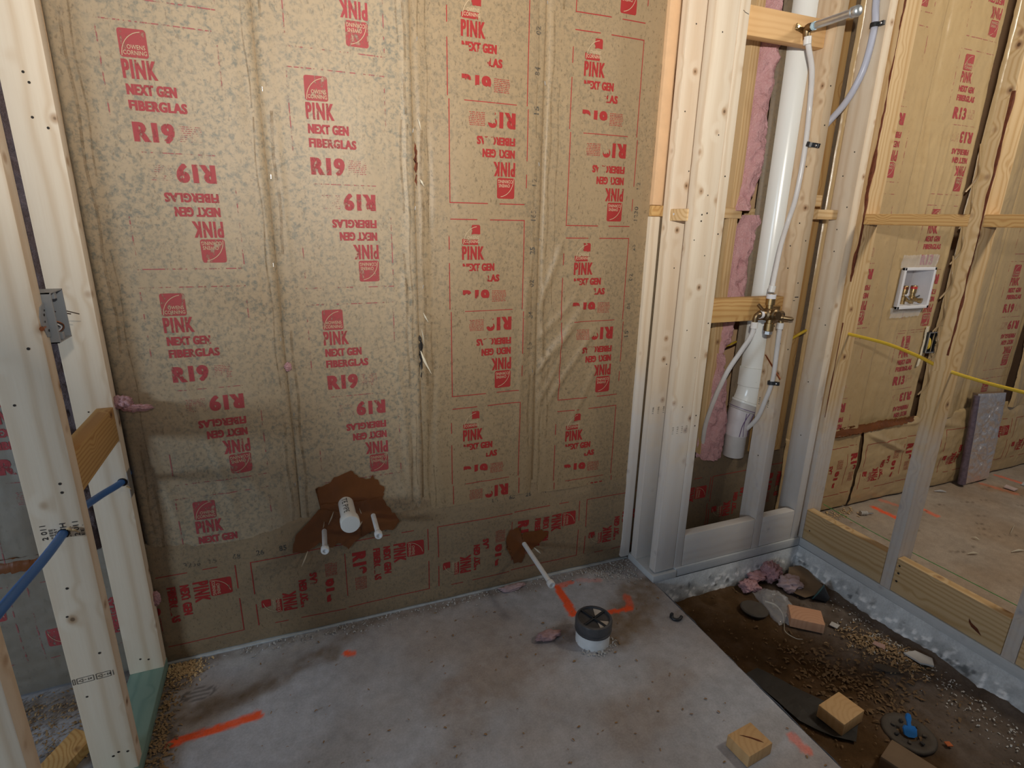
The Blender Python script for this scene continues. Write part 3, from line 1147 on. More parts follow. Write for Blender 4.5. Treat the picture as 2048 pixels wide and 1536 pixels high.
# exposed pink insulation
def fluff(name, pts, mat, parent, depth=.02, seed=0, amp=.026, cx=1.0):
    """pts: (z, xleft, xright) profile from bottom to top; a padded sheet standing off y"""
    zs = np.arange(pts[0][0], pts[-1][0], .008)
    P_ = np.array(pts, float)
    xl = np.interp(zs, P_[:, 0], P_[:, 1]) + .006 * fbm(zs * 18, zs * 0, seed, 3)
    xr = np.interp(zs, P_[:, 0], P_[:, 2]) + .010 * fbm(zs * 14, zs * 0 + 5, seed, 3)
    t = np.linspace(0, 1, 22)
    X = xl[:, None] + (xr - xl)[:, None] * t[None]
    Z = np.repeat(zs[:, None], len(t), 1)
    B = np.sin(PI * np.clip(t, 0, 1))[None] ** .5
    Yv = .02 - depth * B - amp * fbm(X * 30 * cx, Z * 9, seed, 5) * B - amp * .7 * fbm(X * 60, Z * 40, seed + 3, 3) * B
    return grid_obj(name, np.stack([X, Yv, Z], -1)[::-1], mat, parent)


fluff('fibreglass_edge', [(1.40, 1.56, 1.62), (1.46, 1.575, 1.655), (1.55, 1.585, 1.678), (1.75, 1.588, 1.668), (2.1, 1.588, 1.662), (2.6, 1.588, 1.66)], PINK, wall_back, .045, 71)
fluff('fibreglass_edge', [(.85, 1.575, 1.60), (.95, 1.575, 1.645), (1.1, 1.588, 1.668), (1.25, 1.592, 1.668), (1.33, 1.60, 1.70), (1.39, 1.63, 1.71)], PINK, wall_back, .04, 72)
fluff('fibreglass_edge', [(.40, 1.55, 1.665), (.5, 1.55, 1.672), (.62, 1.555, 1.662), (.72, 1.565, 1.638), (.80, 1.572, 1.61), (.86, 1.572, 1.59)], PINK, wall_back, .045, 73)
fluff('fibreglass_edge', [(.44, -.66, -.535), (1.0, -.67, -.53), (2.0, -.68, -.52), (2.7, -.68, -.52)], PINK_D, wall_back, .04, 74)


def tuft(name, c, r, mat, parent, seed, amp=.35, sub=4, label=None):
    bm = bmesh.new()
    bmesh.ops.create_icosphere(bm, subdivisions=sub, radius=1)
    for v in bm.verts:
        p = v.co.copy()
        k = 1 + amp * 1.1 * float(fbm(p.x * 2.2 + seed, p.y * 2.2 + p.z * 1.7, seed, 4)) + amp * .5 * (1 - 2.4 * abs(float(fbm(p.x * 5, p.z * 5 + p.y * 4, seed + 5, 3))))
        v.co = Vector((p.x * r[0] * k, p.y * r[1] * k, p.z * r[2] * k))
    return bmobj(name, bm, mat, parent, loc=c, smooth=True)


tuft('fibreglass_tuft', (-.433, -.035, .872), (.022, .016, .018), PINK, wall_back, 1, .5)
tuft('fibreglass_tuft', (-.398, -.045, .855), (.030, .010, .008), PINK, wall_back, 2, .5)
tuft('fibreglass_tuft', (-.441, -.03, .26), (.010, .008, .022), PINK, wall_back, 3, .4)
tuft('fibreglass_tuft', (-.018, -.014, .93), (.008, .006, .012), PINK, wall_back, 4, .4)
# torn paper shreds at the middle seam
for (x, z, l, a) in ((.378, 1.02, .05, .1), (.374, .95, .075, .35), (.372, .905, .05, -.1), (.385, 1.07, .03, .4), (.383, 1.62, .03, .2), (.384, 1.46, .02, .5)):
    pts = [(0, -.012, 0), (l * .35 * math.sin(a), -.022, -l * .4), (l * math.sin(a) * 1.2, -.018, -l)]
    tube('paper_shred', [(x + p[0], p[1], z + p[2]) for p in pts], [.0012, .004, .0006], PAPER_EDGE, wall_back, 6, 6, True, .25)


def patch(name, pts, b, mat, parent, off=.002, seed=0, dens=.012, lift=.004):
    """a flat taped-on patch that follows the paper below it"""
    bm = bmesh.new()
    out = []
    n = len(pts)
    for i in range(n):
        p, q = np.array(pts[i]), np.array(pts[(i + 1) % n])
        L = np.linalg.norm(q - p)
        m = max(1, int(L / .008))
        for k in range(m):
            w = p + (q - p) * k / m
            jit = .0035 * (random.random() - .5) * 2 if k else 0
            out.append((w[0] + jit, w[1] + jit))
    vs = [bm.verts.new((a, 0, c)) for a, c in out]
    f = bm.faces.new(vs)
    if f.normal.y > 0: bmesh.ops.reverse_faces(bm, faces=[f])
    bmesh.ops.triangulate(bm, faces=bm.faces[:])
    xs = [p[0] for p in out]; zs = [p[1] for p in out]
    for lo, hi, nn in ((min(xs), max(xs), (1, 0, 0)), (min(zs), max(zs), (0, 0, 1))):
        x = lo + dens
        while x < hi:
            bmesh.ops.bisect_plane(bm, geom=bm.verts[:] + bm.edges[:] + bm.faces[:], dist=1e-6, plane_co=(x * nn[0], 0, x * nn[2]), plane_no=nn)
            x += dens
    ox, oz = (min(xs) + max(xs)) / 2, (min(zs) + max(zs)) / 2
    for v in bm.verts:
        hh = min(float(bb.h(v.co.x, v.co.z)) for bb in b)
        hh -= off + lift * max(0, float(fbm(v.co.x * 16, v.co.z * 16, seed, 3)))
        v.co = Vector((v.co.x - ox, hh, v.co.z - oz))
    return bmobj(name, bm, mat, parent, loc=(ox, 0, oz), smooth=True)


patch('torn_gap', [(.373, 1.0), (.379, .99), (.380, .94), (.376, .86), (.3735, .90), (.3725, .95)], [V2, V3], HOLE, wall_back, .0015, 21, lift=0)
patch('torn_gap', [(.374, 1.56), (.3785, 1.55), (.379, 1.47), (.376, 1.44), (.374, 1.5)], [V2, V3], BARK, wall_back, .0015, 22, lift=0)
# brown tape round the basin drain, built from overlapping strips
patch('tape_patch', [(.027, .528), (.075, .545), (.085, .56), (.136, .575), (.169, .545), (.197, .538), (.205, .55), (.241, .49), (.232, .455), (.10, .43), (.04, .44), (.035, .49)], [V1, V2, HB], TAPE, wall_back, .003, 1)
patch('tape_patch', [(.04, .47), (.23, .465), (.245, .43), (.285, .365), (.262, .336), (.20, .345), (.158, .33), (.06, .36), (.03, .41)], [V1, V2, HB], TAPE, wall_back, .0045, 2)
patch('tape_patch', [(.10, .44), (.032, .455), (.006, .425), (-.043, .38), (-.058, .32), (-.021, .312), (.027, .338), (.065, .311), (.1, .345), (.12, .40)], [V1, V2, HB], TAPE, wall_back, .006, 3)
patch('tape_patch', [(.08, .38), (.155, .385), (.158, .335), (.135, .32), (.112, .295), (.1, .31), (.08, .325)], [V1, V2, HB], TAPE, wall_back, .0075, 4)
patch('tape_patch', [(.676, .215), (.69, .247), (.73, .25), (.742, .20), (.752, .12), (.74, .093), (.726, .10), (.709, .098), (.70, .13), (.692, .17), (.676, .172)], [HB], TAPE, wall_back, .003, 5)
patch('tape_patch', [(.738, .215), (.745, .226), (.809, .226), (.846, .206), (.838, .19), (.82, .175), (.785, .147), (.768, .14), (.745, .165)], [HB], TAPE, wall_back, .0045, 6)
for (x, z, l, a) in ((-.012, .315, .05, -.5), (.078, .445, .045, -.5), (.155, .44, .02, .3), (.165, .39, .03, -1.2), (.045, .41, .02, -.3), (.79, .15, .03, 1.2)):
    tube('paper_shred', [(x, -.012, z), (x + l * .5 * math.sin(a), -.024, z - l * .45), (x + l * math.sin(a), -.02, z - l)], [.001, .004, .0008], PAPER_EDGE, wall_back, 6, 6, True, .25)
# steel staples along the seams
for i in range(22):
    xx = (-.030, .372, .779, -.014, .388, .765)[i % 6]
    zz = .55 + (i * .37) % 1.55
    bm = bmesh.new(); add_box(bm, (0, 0, 0), (.0016, .0012, .011), .0003)
    bb = V1 if xx < -.02 else V2 if xx < .37 else V3 if xx < .775 else V4
    bmobj('staple', bm, STEEL, wall_back, loc=(xx, float(bb.h(xx, zz)) - .0012, zz), rot=(0, .25 * math.sin(i * 2.1), 0))
# tape strips on the laundry side and left room
patch('tape_patch', [(2.10, .44), (2.46, .445), (2.62, .452), (2.86, .45), (2.86, .425), (2.62, .41), (2.48, .405), (2.10, .40)], [HR1, HR2], TAPE, wall_back, .006, 7)
patch('tape_patch', [(-1.3, .475), (-.63, .455), (-.63, .415), (-1.3, .43)], [HL], TAPE, wall_back, .012, 8)
patch('clear_tape', [(2.55, 1.235), (2.80, 1.235), (2.79, 1.18), (2.555, 1.178)], [VR2], CLEAR, wall_back, .008, 9, lift=.012)
patch('clear_tape', [(2.545, .998), (2.76, .998), (2.75, .955), (2.55, .95)], [VR2], CLEAR, wall_back, .008, 10, lift=.012)
patch('torn_paper', [(2.832, .90), (2.856, .90), (2.852, .77), (2.842, .70), (2.826, .70), (2.84, .78)], [VR2], PAPER_EDGE, wall_back, .006, 11)
patch('torn_paper', [(2.906, .90), (2.93, .90), (2.925, .78), (2.91, .77)], [VR2, VR3], KR_R, wall_back, .010, 12, lift=.012)
# crumpled flange paper beside the laundry stud bay
for k in range(7):
    x = 2.885 + .010 * math.sin(k * 1.7)
    z = .55 + k * .16
    tube('crumpled_flange', [(x, .004, z), (x + .012, -.022, z + .06), (x - .006, -.026, z + .12), (x + .006, -.006, z + .2)], [.003, .006, .005, .002], KR_R, wall_back, 6, 6, True, .3)
# green bottom plate showing at the foot of the back wall
stud(-.455, 1.226, -.010, .08, .0, .0065, simple('pale_sealer', (.50, .51, .50), .6, var=.3, vs=40), wall_back, 'sill_gasket', 'x', .001)

# ceiling over everything (out of the frame)
bm = bmesh.new()
add_box(bm, (1.0, -2.0, 2.80), (8.4, 5.0, .05))
tag(bmobj('ceiling', bm, simple('grey_board', (.30, .28, .26), .8)), kind='structure')

# ------------------------------------------------------------------ partition on the left
wall_left = tag(empty('wall_left'), kind='structure')
LX0, LX1 = -.534, -.445
st_far = stud(LX0, LX1, -.059, -.021, .038, 2.75, SPRUCE_P, wall_left)
st_near = stud(LX0, LX1, -.400, -.362, .038, 2.75, SPRUCE_P, wall_left)
stud(LX0, LX1, -.815, -.777, .038, 2.75, SPRUCE_P, wall_left)
stud(LX0, LX1, -1.25, -1.212, .038, 2.75, SPRUCE_P, wall_left)
stud(LX1 - .038, LX1 - .001, -.362, -.059, .775, .868, PINE, wall_left, 'blocking', 'y')
stud(LX0, LX1, -2.2, -.015, 0, .038, TREATED, wall_left, 'bottom_plate', 'y')
stud(LX0, LX1, -2.2, -.015, 2.75, 2.775, SPRUCE, wall_left, 'top_plate', 'y')
# steel guard plate on the far stud
bm = bmesh.new(); add_box(bm, (0, 0, 0), (.002, .034, .075), .0005)
bmobj('guard_plate', bm, STEEL, wall_left, loc=(LX1 + .001, -.045, .645))


def dots(name, parent, pts, mat=HOLE, n=8):
    """little flat discs (nail heads, holes): (centre, normal, radius)"""
    vs, fs = [], []
    for c, nrm, r in pts:
        q = Vector(nrm).to_track_quat('Z', 'Y')
        b = len(vs)
        for k in range(n):
            a = 2 * PI * k / n
            vs.append(Vector(c) + q @ Vector((r * math.cos(a), r * math.sin(a), .0006)))
        fs.append(tuple(range(b, b + n)))
    o = pyobj(name, vs, fs, mat, parent)
    o['kind'] = 'stuff'
    return o


FY, FX = (0, -1, 0), (1, 0, 0)
pts = [((-.49, -.059, z), FY, .003) for z in (1.55, 1.64)] + [((-.465, -.059, 1.53), FY, .003), ((-.483, -.059, 1.62), FY, .003)]
pts += [((-.50, -.059, .085), FY, .003), ((-.48, -.059, .078), FY, .003), ((-.50, -.059, .86), FY, .002)]
pts += [((-.512, -.4, z), FY, .0025) for z in (1.24, .99, .5, .28)] + [((-.47, -.4, z), FY, .003) for z in (.815, .795, 1.1, .39)]
pts += [((-.5, -.4, .57), FY, .003), ((-.478, -.4, .1), FY, .003), ((-.49, -.4, .092), FY, .003), ((-.46, -.4, .095), FY, .003)]
dots('nail_holes', wall_left, pts)


def flat_on(name, F, parent, origin, ux, uy, mat, off=.0008):
    """flat print laid on a board: u along ux, v (down) along -uy"""
    ux, uy = Vector(ux), Vector(uy)
    nrm = ux.cross(uy)
    V = [ux * u - uy * v + nrm * off for u, v in F.v]
    return pyobj(name, V, F.f, mat, parent, loc=origin)


# grade stamps on the nearer stud
T = Flat()
for i, (w, v) in enumerate((('2 011', 0), ('=ÉÉÉ', .014), ('S-DRY', .022), ('HTH', .034), ('-= .', .046), ('2 011', .056), ('ÉÉ .', .068))):
    w = w.replace('É', 'E')
    big = v in (0, .034, .056)
    T.text(w, 0, .034 if big else .024, v, v + (.010 if big else .006), 0, 0, .01)
flat_on('grade_stamp', T, wall_left, (-.521, -.4, .692), (0, 0, 1), (-1, 0, 0), INK)
T = Flat()
def ring(u0, u1, v0, v1):
    T.ribbon([(u0, v0), (u1, v0)], .0012); T.ribbon([(u1, v0), (u1, v1)], .0012)
    T.ribbon([(u1, v1), (u0, v1)], .0012); T.ribbon([(u0, v1), (u0, v0)], .0012)
ring(.0, .004, 0, .014); ring(.008, .040, 0, .014); ring(.045, .073, 0, .014); T.ribbon([(.078, 0), (.078, .014)], .0012)
for u in (.011, .048):
    T.ribbon([(u, .007), (u + .008, .003)], .001); T.ribbon([(u, .007), (u + .008, .011)], .001); T.ribbon([(u + .008, .003), (u + .008, .011)], .001)
    T.text('= E4', u + .011, u + .025, .004, .010, 0, 0, .01)
flat_on('grade_stamp', T, wall_left, (-.531, -.4, .334), (1, 0, .04), (0, 0, 1), INK)
# drilled holes for the blue tube
dots('drilled_hole', wall_left, [((-.4835, -.4, .702), FY, .011), ((-.458, -.059, .655), FY, .012)], HOLE, 14)
for (x, y, z, dx) in ((-.476, -.404, .712, .012), (-.470, -.404, .707, .016), (-.452, -.063, .64, .012)):
    tube('wood_splinter', [(x, y, z), (x + dx * .5, y - .004, z + .003), (x + dx, y - .002, z - .006)], [.001, .003, .0006], CHIP, wall_left, 6, 5, True, .4)

# ------------------------------------------------------------------ shower wall
wall_shower = tag(empty('wall_shower'), kind='structure')
FYs = -.18
stud(1.228, 1.317, -.066, -.028, .03, 2.75, SPRUCE_P, wall_shower, coat=.62)
st_b = stud(1.237, 1.325, FYs, FYs + .038, .038, 2.75, SPRUCE_P, wall_shower, coat=.62)
stud(1.327, 1.364, FYs, FYs + .089, .038, 2.75, SPRUCE_P, wall_shower, coat=.62)
stud(1.724, 1.762, FYs, FYs + .089, .038, 2.75, SPRUCE, wall_shower, coat=.62)
stud(1.945, 1.983, FYs, FYs + .089, .038, 2.75, SPRUCE_P, wall_shower, coat=.66)
stud(1.366, 1.722, FYs, FYs + .038, .04, .178, SPRUCE_P, wall_shower, 'blocking', 'x', .004, coat=.8)
stud(1.764, 1.943, FYs, FYs + .038, .04, .178, SPRUCE_P, wall_shower, 'blocking', 'x', .004, coat=.8)
stud(1.366, 1.722, -.145, -.107, 1.916, 2.0, WBLOCK, wall_shower, 'blocking', 'x', .006)
stud(1.366, 1.722, -.145, -.107, 1.012, 1.097, PINE, wall_shower, 'blocking', 'x', .003)
stud(1.232, 1.318, -.154, -.055, 1.359, 1.398, PINE_P, wall_shower, 'fire_block', 'x', .004)
stud(1.84, 1.94, -.13, -.05, 1.375, 1.41, PINE_P, wall_shower, 'fire_block', 'x', .003)
stud(1.80, 1.86, -.12, -.04, 1.42, 1.46, PINE_P, wall_shower, 'fire_block', 'x', .003)
stud(1.226, 1.335, -.190, -.012, .001, .03, PLATE, wall_shower, 'bottom_plate', 'y', .002, coat=.4)
stud(1.335, 1.995, -.186, -.095, .0, .038, PLATE, wall_shower, 'bottom_plate', 'x', .003, coat=.5)
pts = []
for (x, z) in ((1.27, 1.9), (1.30, 1.62), (1.285, 1.44), (1.30, 1.25), (1.262, 1.0), (1.31, .9), (1.28, .72), (1.25, 1.3)):
    pts.append(((x, FYs, z), FY, .0022))
for (x, z) in ((1.345, 1.5), (1.345, 1.32), (1.35, 1.02), (1.346, .68), (1.346, .64), (1.743, 1.3), (1.74, 1.15), (1.745, .9), (1.74, 1.8), (1.742, 1.68)):
    pts.append(((x, FYs, z), FY, .0028))
for (x, z) in ((1.27, 1.38), (1.29, 1.385), (1.27, 1.36)): pts.append(((x, FYs, z), FY, .003))
for (y, z) in ((-.15, 1.55), (-.12, 1.47), (-.16, 1.36), (-.135, 1.28), (-.14, 1.2), (-.12, .98), (-.16, .92), (-.13, .68), (-.14, .45)):
    pts.append(((1.724, y, z), (-1, 0, 0), .0028)); pts.append(((1.945, y, z + .06), (-1, 0, 0), .0026))
for (x, z) in ((1.26, 1.95), (1.25, 1.7), (1.29, 1.52), (1.27, 1.2), (1.28, .85)): pts.append(((x, -.066, z), FY, .0025))
for (x, z) in ((1.83 + .03, 1.85), (1.87, 1.8), (1.86, 1.6), (1.88, 1.45), (1.87, 1.3)): pts.append(((x, -.052, z), FY, .003))
dots('nail_holes', wall_shower, pts)
dots('nail_head', wall_shower, [((1.232, -.085, 1.381), (-1, 0, 0), .004)], WHITEP)
for (org, sc) in (((1.243, FYs, .665), 1), ((1.29, FYs, .62), 1)):
    pass
T = Flat()
for i in range(4): T.text('1163', 0, .026, i * .020, i * .020 + .007, 0, 0, .0)
flat_on('grade_stamp', T, wall_shower, (1.245, FYs, .62), (0, 0, 1), (-1, 0, 0), GREYINK_D := simple('pencil_grey', (.25, .22, .19), .8))
T = Flat()
for i in range(3): T.text('1106', 0, .026, i * .024, i * .024 + .007, 0, 0, .0)
flat_on('grade_stamp', T, wall_shower, (1.236, -.066, .66), (0, 0, 1), (-1, 0, 0), INK)
T = Flat()
for i in range(3): T.text('1106', 0, .03, i * .022, i * .022 + .008, 0, 0, .0)
flat_on('grade_stamp', T, wall_shower, (1.724, -.10, .66), (0, 0, 1), (0, 1, 0), INK)
T = Flat(); T.rect(0, .018, 0, .0035); T.rect(-.006, .004, .013, .0152)
flat_on('pen_mark', T, wall_shower, (1.735, FYs, 1.10), (1, 0, 0), (0, 0, 1), INK)
T = Flat(); T.ribbon([(0, 0), (.008, .005), (.022, .008)], .0015)
flat_on('pen_mark', T, wall_shower, (1.338, FYs, 1.966), (1, 0, 0), (0, 0, 1), INK)
T = Flat()
T.ribbon([(0, 0), (.02, .05), (.012, .055), (.028, .09)], .003); T.ribbon([(.0, .03), (.03, .022)], .003); T.ribbon([(.02, .08), (.0, .12), (.02, .12), (.01, .15)], .003)
flat_on('pen_mark', T, wall_shower, (1.87, -.052, .72), (1, 0, 0), (0, 0, 1), INK)
# bent strip of wood behind the tube
tube('wood_splinter', [(1.7225, -.099, .862), (1.719, -.135, .835), (1.716, -.166, .812), (1.719, -.19, .787)], [.003, .004, .004, .005], COPPER, wall_shower, 6, 6, True, .5)

# ------------------------------------------------------------------ wall between shower and laundry
wall_right = tag(empty('wall_right', (2.001, -.19, 0), (0, 0, .039)), kind='structure')
rs = []
for (y0, y1, m, ct) in ((0, .038, PINE_P, .60), (-.386, -.348, PINE_P, .62), (-.782, -.744, PINE_P, .4), (-1.178, -1.14, PINE_P, 0)):
    rs.append(stud(0, .089, y0, y1, .038, 2.75, m, wall_right, coat=ct))
stud(0, .038, -.347, -.001, .040, .178, PINE_P, wall_right, 'blocking', 'y', .003)
stud(0, .038, -.743, -.387, .040, .178, PINE_P, wall_right, 'blocking', 'y', .003)
stud(0, .038, -1.139, -.783, .040, .178, PINE_P, wall_right, 'blocking', 'y', .003)
stud(.004, .089, -.347, -.001, 1.360, 1.398, PINE, wall_right, 'fire_block', 'y', .003)
stud(.004, .089, -.743, -.387, 1.360, 1.398, PINE, wall_right, 'fire_block', 'y', .003)
stud(-.003, .089, -1.6, .04, 0, .038, PLATE, wall_right, 'bottom_plate', 'y', .003, coat=.6)


def wane(st, x, y, z0, z1, seed, w=.012):
    """ragged dark bark left on the front corner of a stud"""
    zs = np.arange(z0, z1, .008)
    a = w * np.clip(.25 + .9 * fbm(zs * 9, zs * 0 + seed, seed, 4), .02, 1.2)
    b = w * .5 * np.clip(.3 + .9 * fbm(zs * 12, zs * 0 + seed + 4, seed, 4), .02, 1.2)
    c = Vector(st.location)
    vs, fs = [], []
    for z, p, q in zip(zs, a, b):
        vs += [(x - .0012 - c.x, y + p - c.y, z - c.z), (x - .0022 - c.x, y - .0016 - c.y, z - c.z), (x + q * 2.0 - c.x, y - .0012 - c.y, z - c.z)]
    for i in range(len(zs) - 1):
        k = i * 3
        fs += [(k, k + 1, k + 4, k + 3), (k + 1, k + 2, k + 5, k + 4)]
    fs = [f[::-1] for f in fs]
    o = pyobj('bark_edge', vs, fs, BARK, st)
    return o


wane(rs[0], 0, 0, 1.15, 2.3, 81, .013)
wane(rs[1], 0, -.386, .95, 1.75, 82, .010)
wane(rs[0], 0, 0, .60, 1.0, 83, .004)
dots('nail_holes', wall_right, [((-.0006, -.40 + 0, .152), (-1, 0, 0), .004), ((-.0006, -.402, .122), (-1, 0, 0), .0045), ((-.0006, -.402, .088), (-1, 0, 0), .0045)]
     + [((-.0006, -.03, .09), (-1, 0, 0), .003)])
# reddish knot in the nearer block
T = Flat()
T.poly([(0, 0), (.01, .012), (.03, .02), (.045, .038), (.03, .033), (.012, .026), (.002, .014)])
o = flat_on('resin_streak', T, wall_right, (0, -.64, .105), (0, -1, 0), (0, 0, 1), BARK)

# ------------------------------------------------------------------ plumbing in the shower wall
G_TUBE = 'translucent water tubes in the shower wall'
vp = tag(empty('vent_pipe', (1.745, -.025, .42)), 'tall white plastic vent pipe standing behind the shower wall blocking', 'pipe')


def rel(o, parent):
    """parent an object placed in world space to an empty without moving it"""
    o.parent = parent
    o.location = Vector(o.location) - Vector(parent.location)
    return o


R4 = .0572
rel(lathe_obj('pipe', [(R4, 0), (R4, 1.95)], (1.748, -.028, .79), (0, 0, 1), PVC, None, 40), vp)
rel(lathe_obj('coupling', [(R4, .078), (R4 + .005, .077), (R4 + .0055, 0), (R4 + .003, -.003)], (1.748, -.028, .722), (0, 0, 1), PVC, None, 40), vp)
rel(tube('elbow', [(1.748, -.028, .735), (1.746, -.028, .705), (1.738, -.028, .672), (1.730, -.028, .648)], [R4 + .003, R4 + .002, R4 + .001, R4 + .001], PVC, None, 36, 8), vp)
ax = Vector((-.30, 0, -.95)).normalized()
rel(lathe_obj('elbow_rim', [(R4 + .001, -.006), (R4 + .006, -.004), (R4 + .006, .004), (R4 + .001, .006)], (1.730, -.028, .645), ax, PVC, None, 36), vp)
rel(lathe_obj('grey_collar', [(R4 + .003, 0), (R4 + .003, .03), (R4 - .001, .034)], Vector((1.730, -.028, .645)) + ax * .003, ax, GREYPIPE, None, 36), vp)
rel(lathe_obj('primer_ring', [(R4 + .0035, 0), (R4 + .0035, .0025)], Vector((1.730, -.028, .645)) + ax * .027, ax, PURPLE, None, 36), vp)
rel(tube('reducer', [(1.718, -.028, .615), (1.710, -.028, .588), (1.705, -.028, .555), (1.703, -.028, .505)], [R4 - .003, R4 - .006, .045, .045], simple('stained_white_pipe', (.62, .57, .58), .4, var=.2, vs=18), None, 32, 8), vp)
rel(lathe_obj('grey_pipe', [(.043, 0), (.043, .11)], (1.703, -.028, .41), (0, 0, 1), GREYPIPE, None, 30), vp)
for k, (a0, r0) in enumerate(((-1.75, .0), (-1.35, .004), (-2.0, .002))):
    pts = []
    for i, (z, cx, r) in enumerate(((.612, 1.717, .0545), (.588, 1.710, .0518), (.555, 1.705, .0456), (.508, 1.703, .0454))):
        a = a0 + .1 * i * (1 if k else -1)
        pts.append((cx + r * math.cos(a), -.028 + r * math.sin(a), z))
    rel(tube('primer_drip', pts, .0016 - .0005 * (k == 2), PURPLE, None, 6, 6), vp)
T = Flat()
for i, w in enumerate(('4 x 3', 'II .')):
    T.text('DWV 45'[i * 3:i * 3 + 3], i * .022, i * .022 + .018, 0, .006)
T.ribbon([(-.02, .03), (.05, .03)], .0012)
V = []
for u, v in T.v:
    a = -PI / 2 - .25 + u / (R4 + .006)
    V.append((1.748 + (R4 + .0063) * math.cos(a) - 1.745, -.028 + (R4 + .0063) * math.sin(a) + .025, .775 - v - .42))
pyobj('printed_lettering', V, T.f, INK, vp)


def water_tube(label, pts, r, mat, group=G_TUBE, rings=()):
    o0 = Vector(pts[len(pts) // 2])
    t = tag(empty('water_tube', o0), label, 'tube', group)
    rel(tube('tube', pts, r, mat, None, 12, 10), t)
    for (p, d) in rings:
        rel(lathe_obj('crimp_ring', [(r + .001, -.012), (r + .0035, -.011), (r + .0035, .011), (r + .001, .012)], p, d, CLAMP, None, 16), t)
    return t


RT = .0088
water_tube('translucent water tube running from the left side of the brass valve down into the paper',
           [(1.5565, -.185, 1.012), (1.556, -.178, .965), (1.545, -.150, .90), (1.528, -.115, .815), (1.528, -.066, .69), (1.540, -.022, .565), (1.562, .006, .46), (1.567, .02, .40)], RT, PEX,
           rings=(((1.5565, -.184, 1.004), (0, 0, 1)),))
water_tube('translucent water tube running from the right side of the brass valve through a black clip',
           [(1.680, -.185, 1.0), (1.688, -.180, .96), (1.706, -.166, .89), (1.7115, -.164, .80), (1.7125, -.157, .745), (1.7125, -.143, .69), (1.7155, -.112, .60), (1.722, -.035, .50), (1.705, .02, .40)], RT, PEX,
           rings=(((1.681, -.185, .995), (.05, 0, 1)),))
water_tube('translucent water tube rising from the brass valve to the shower arm fitting',
           [(1.618, -.180, 1.128), (1.632, -.170, 1.19), (1.672, -.140, 1.28), (1.7115, -.118, 1.36), (1.7125, -.136, 1.45), (1.7125, -.142, 1.60), (1.7115, -.135, 1.74), (1.675, -.155, 1.84), (1.632, -.168, 1.90), (1.620, -.168, 1.928)], RT, PEX,
           rings=(((1.6185, -.180, 1.132), (0.1, 0, 1)), ((1.621, -.168, 1.922), (-.15, 0, 1))))
water_tube('bluish water tube curving down the pale corner stud beside the shower arm',
           [(1.935, -.132, 2.35), (1.9345, -.135, 2.1), (1.9345, -.147, 2.01), (1.934, -.139, 1.90), (1.932, -.117, 1.83), (1.925, -.085, 1.77), (1.90, -.04, 1.70), (1.86, -.025, 1.62), (1.83, -.07, 1.50)], .0115, PEXB)


def tube_clip(label, p, out, along, w=.036):
    """black strap clip: out = wall normal, along = tube direction"""
    out, along = Vector(out), Vector(along)
    side = along.cross(out)
    t = tag(empty('tube_clip', p), label, 'clip', None)
    M3 = Matrix((side, along, out)).transposed().to_4x4()
    bm = bmesh.new()
    prof = []
    for k in range(9):
        a = PI * k / 8
        prof.append((math.cos(a) * .0165, .004 + math.sin(a) * .0220))
    inner = [(x * .80, max(0, z * .86)) for x, z in prof]
    for s in (-1, 1):
        pass
    ring_v = []
    for yy in (-.007, .007):
        ring_v.append([bm.verts.new((x, yy, z)) for x, z in prof] + [bm.verts.new((x, yy, z)) for x, z in reversed(inner)])
    n = len(ring_v[0])
    for i in range(n):
        j = (i + 1) % n
        bm.faces.new((ring_v[0][i], ring_v[0][j], ring_v[1][j], ring_v[1][i]))
    m = len(prof)
    for i in range(m - 1):
        bm.faces.new((ring_v[1][i], ring_v[1][i + 1], ring_v[1][n - 2 - i], ring_v[1][n - 1 - i]))
        bm.faces.new((ring_v[0][i + 1], ring_v[0][i], ring_v[0][n - 1 - i], ring_v[0][n - 2 - i]))
    add_box(bm, (.022, 0, .0055), (.016, .014, .010), .001)
    for v in bm.verts: v.co = M3 @ v.co
    bmesh.ops.recalc_face_normals(bm, faces=bm.faces[:])
    bmobj('strap', bm, BLACK, t)
    vs, fs = lathe([(.004, 0), (.004, .002), (.0025, .003)], 10, Matrix.Translation(M3 @ Vector((.022, 0, .0105))) @ out.to_track_quat('Z', 'Y').to_matrix().to_4x4())
    pyobj('nail', vs, fs, STEEL, t)
    return t


tube_clip('black clip on the shower stud holding the lower right water tube', (1.724, -.158, .765), (-1, 0, 0), (0, .1, 1))
tube_clip('small empty black clip beside the tall water tube below the shower arm', (1.724, -.163, 1.62), (-1, 0, 0), (0, -.25, 1))
tube_clip('black clip high on the corner stud holding the bluish tube', (1.945, -.147, 2.01), (-1, 0, 0), (0, .05, 1))

# mixing valve
va = tag(empty('shower_valve', (1.624, -.185, 1.04)), 'brass shower valve on the horizontal pine block of the wet wall', 'valve')
rel(lathe_obj('body', [(.012, -.055), (.015, -.05), (.015, -.03), (.022, -.026), (.024, 0), (.022, .026), (.015, .03), (.015, .055), (.012, .06)], (1.624, -.185, 1.04), (1, 0, -.06), BRASS_D, None, 20), va)
rel(lathe_obj('top_port', [(.012, 0), (.012, .02), (.016, .021), (.016, .045), (.013, .047), (.013, .06)], (1.618, -.183, 1.055), (0, 0, 1), BRASS, None, 18), va)
rel(lathe_obj('thread_tape', [(.0165, 0), (.0165, .016)], (1.618, -.183, 1.098), (0, 0, 1), WHITEP, None, 18), va)
rel(lathe_obj('bottom_port', [(.013, 0), (.013, -.02), (.017, -.021), (.017, -.048), (.014, -.05)], (1.621, -.19, 1.03), (0, 0, 1), BRASS, None, 18), va)
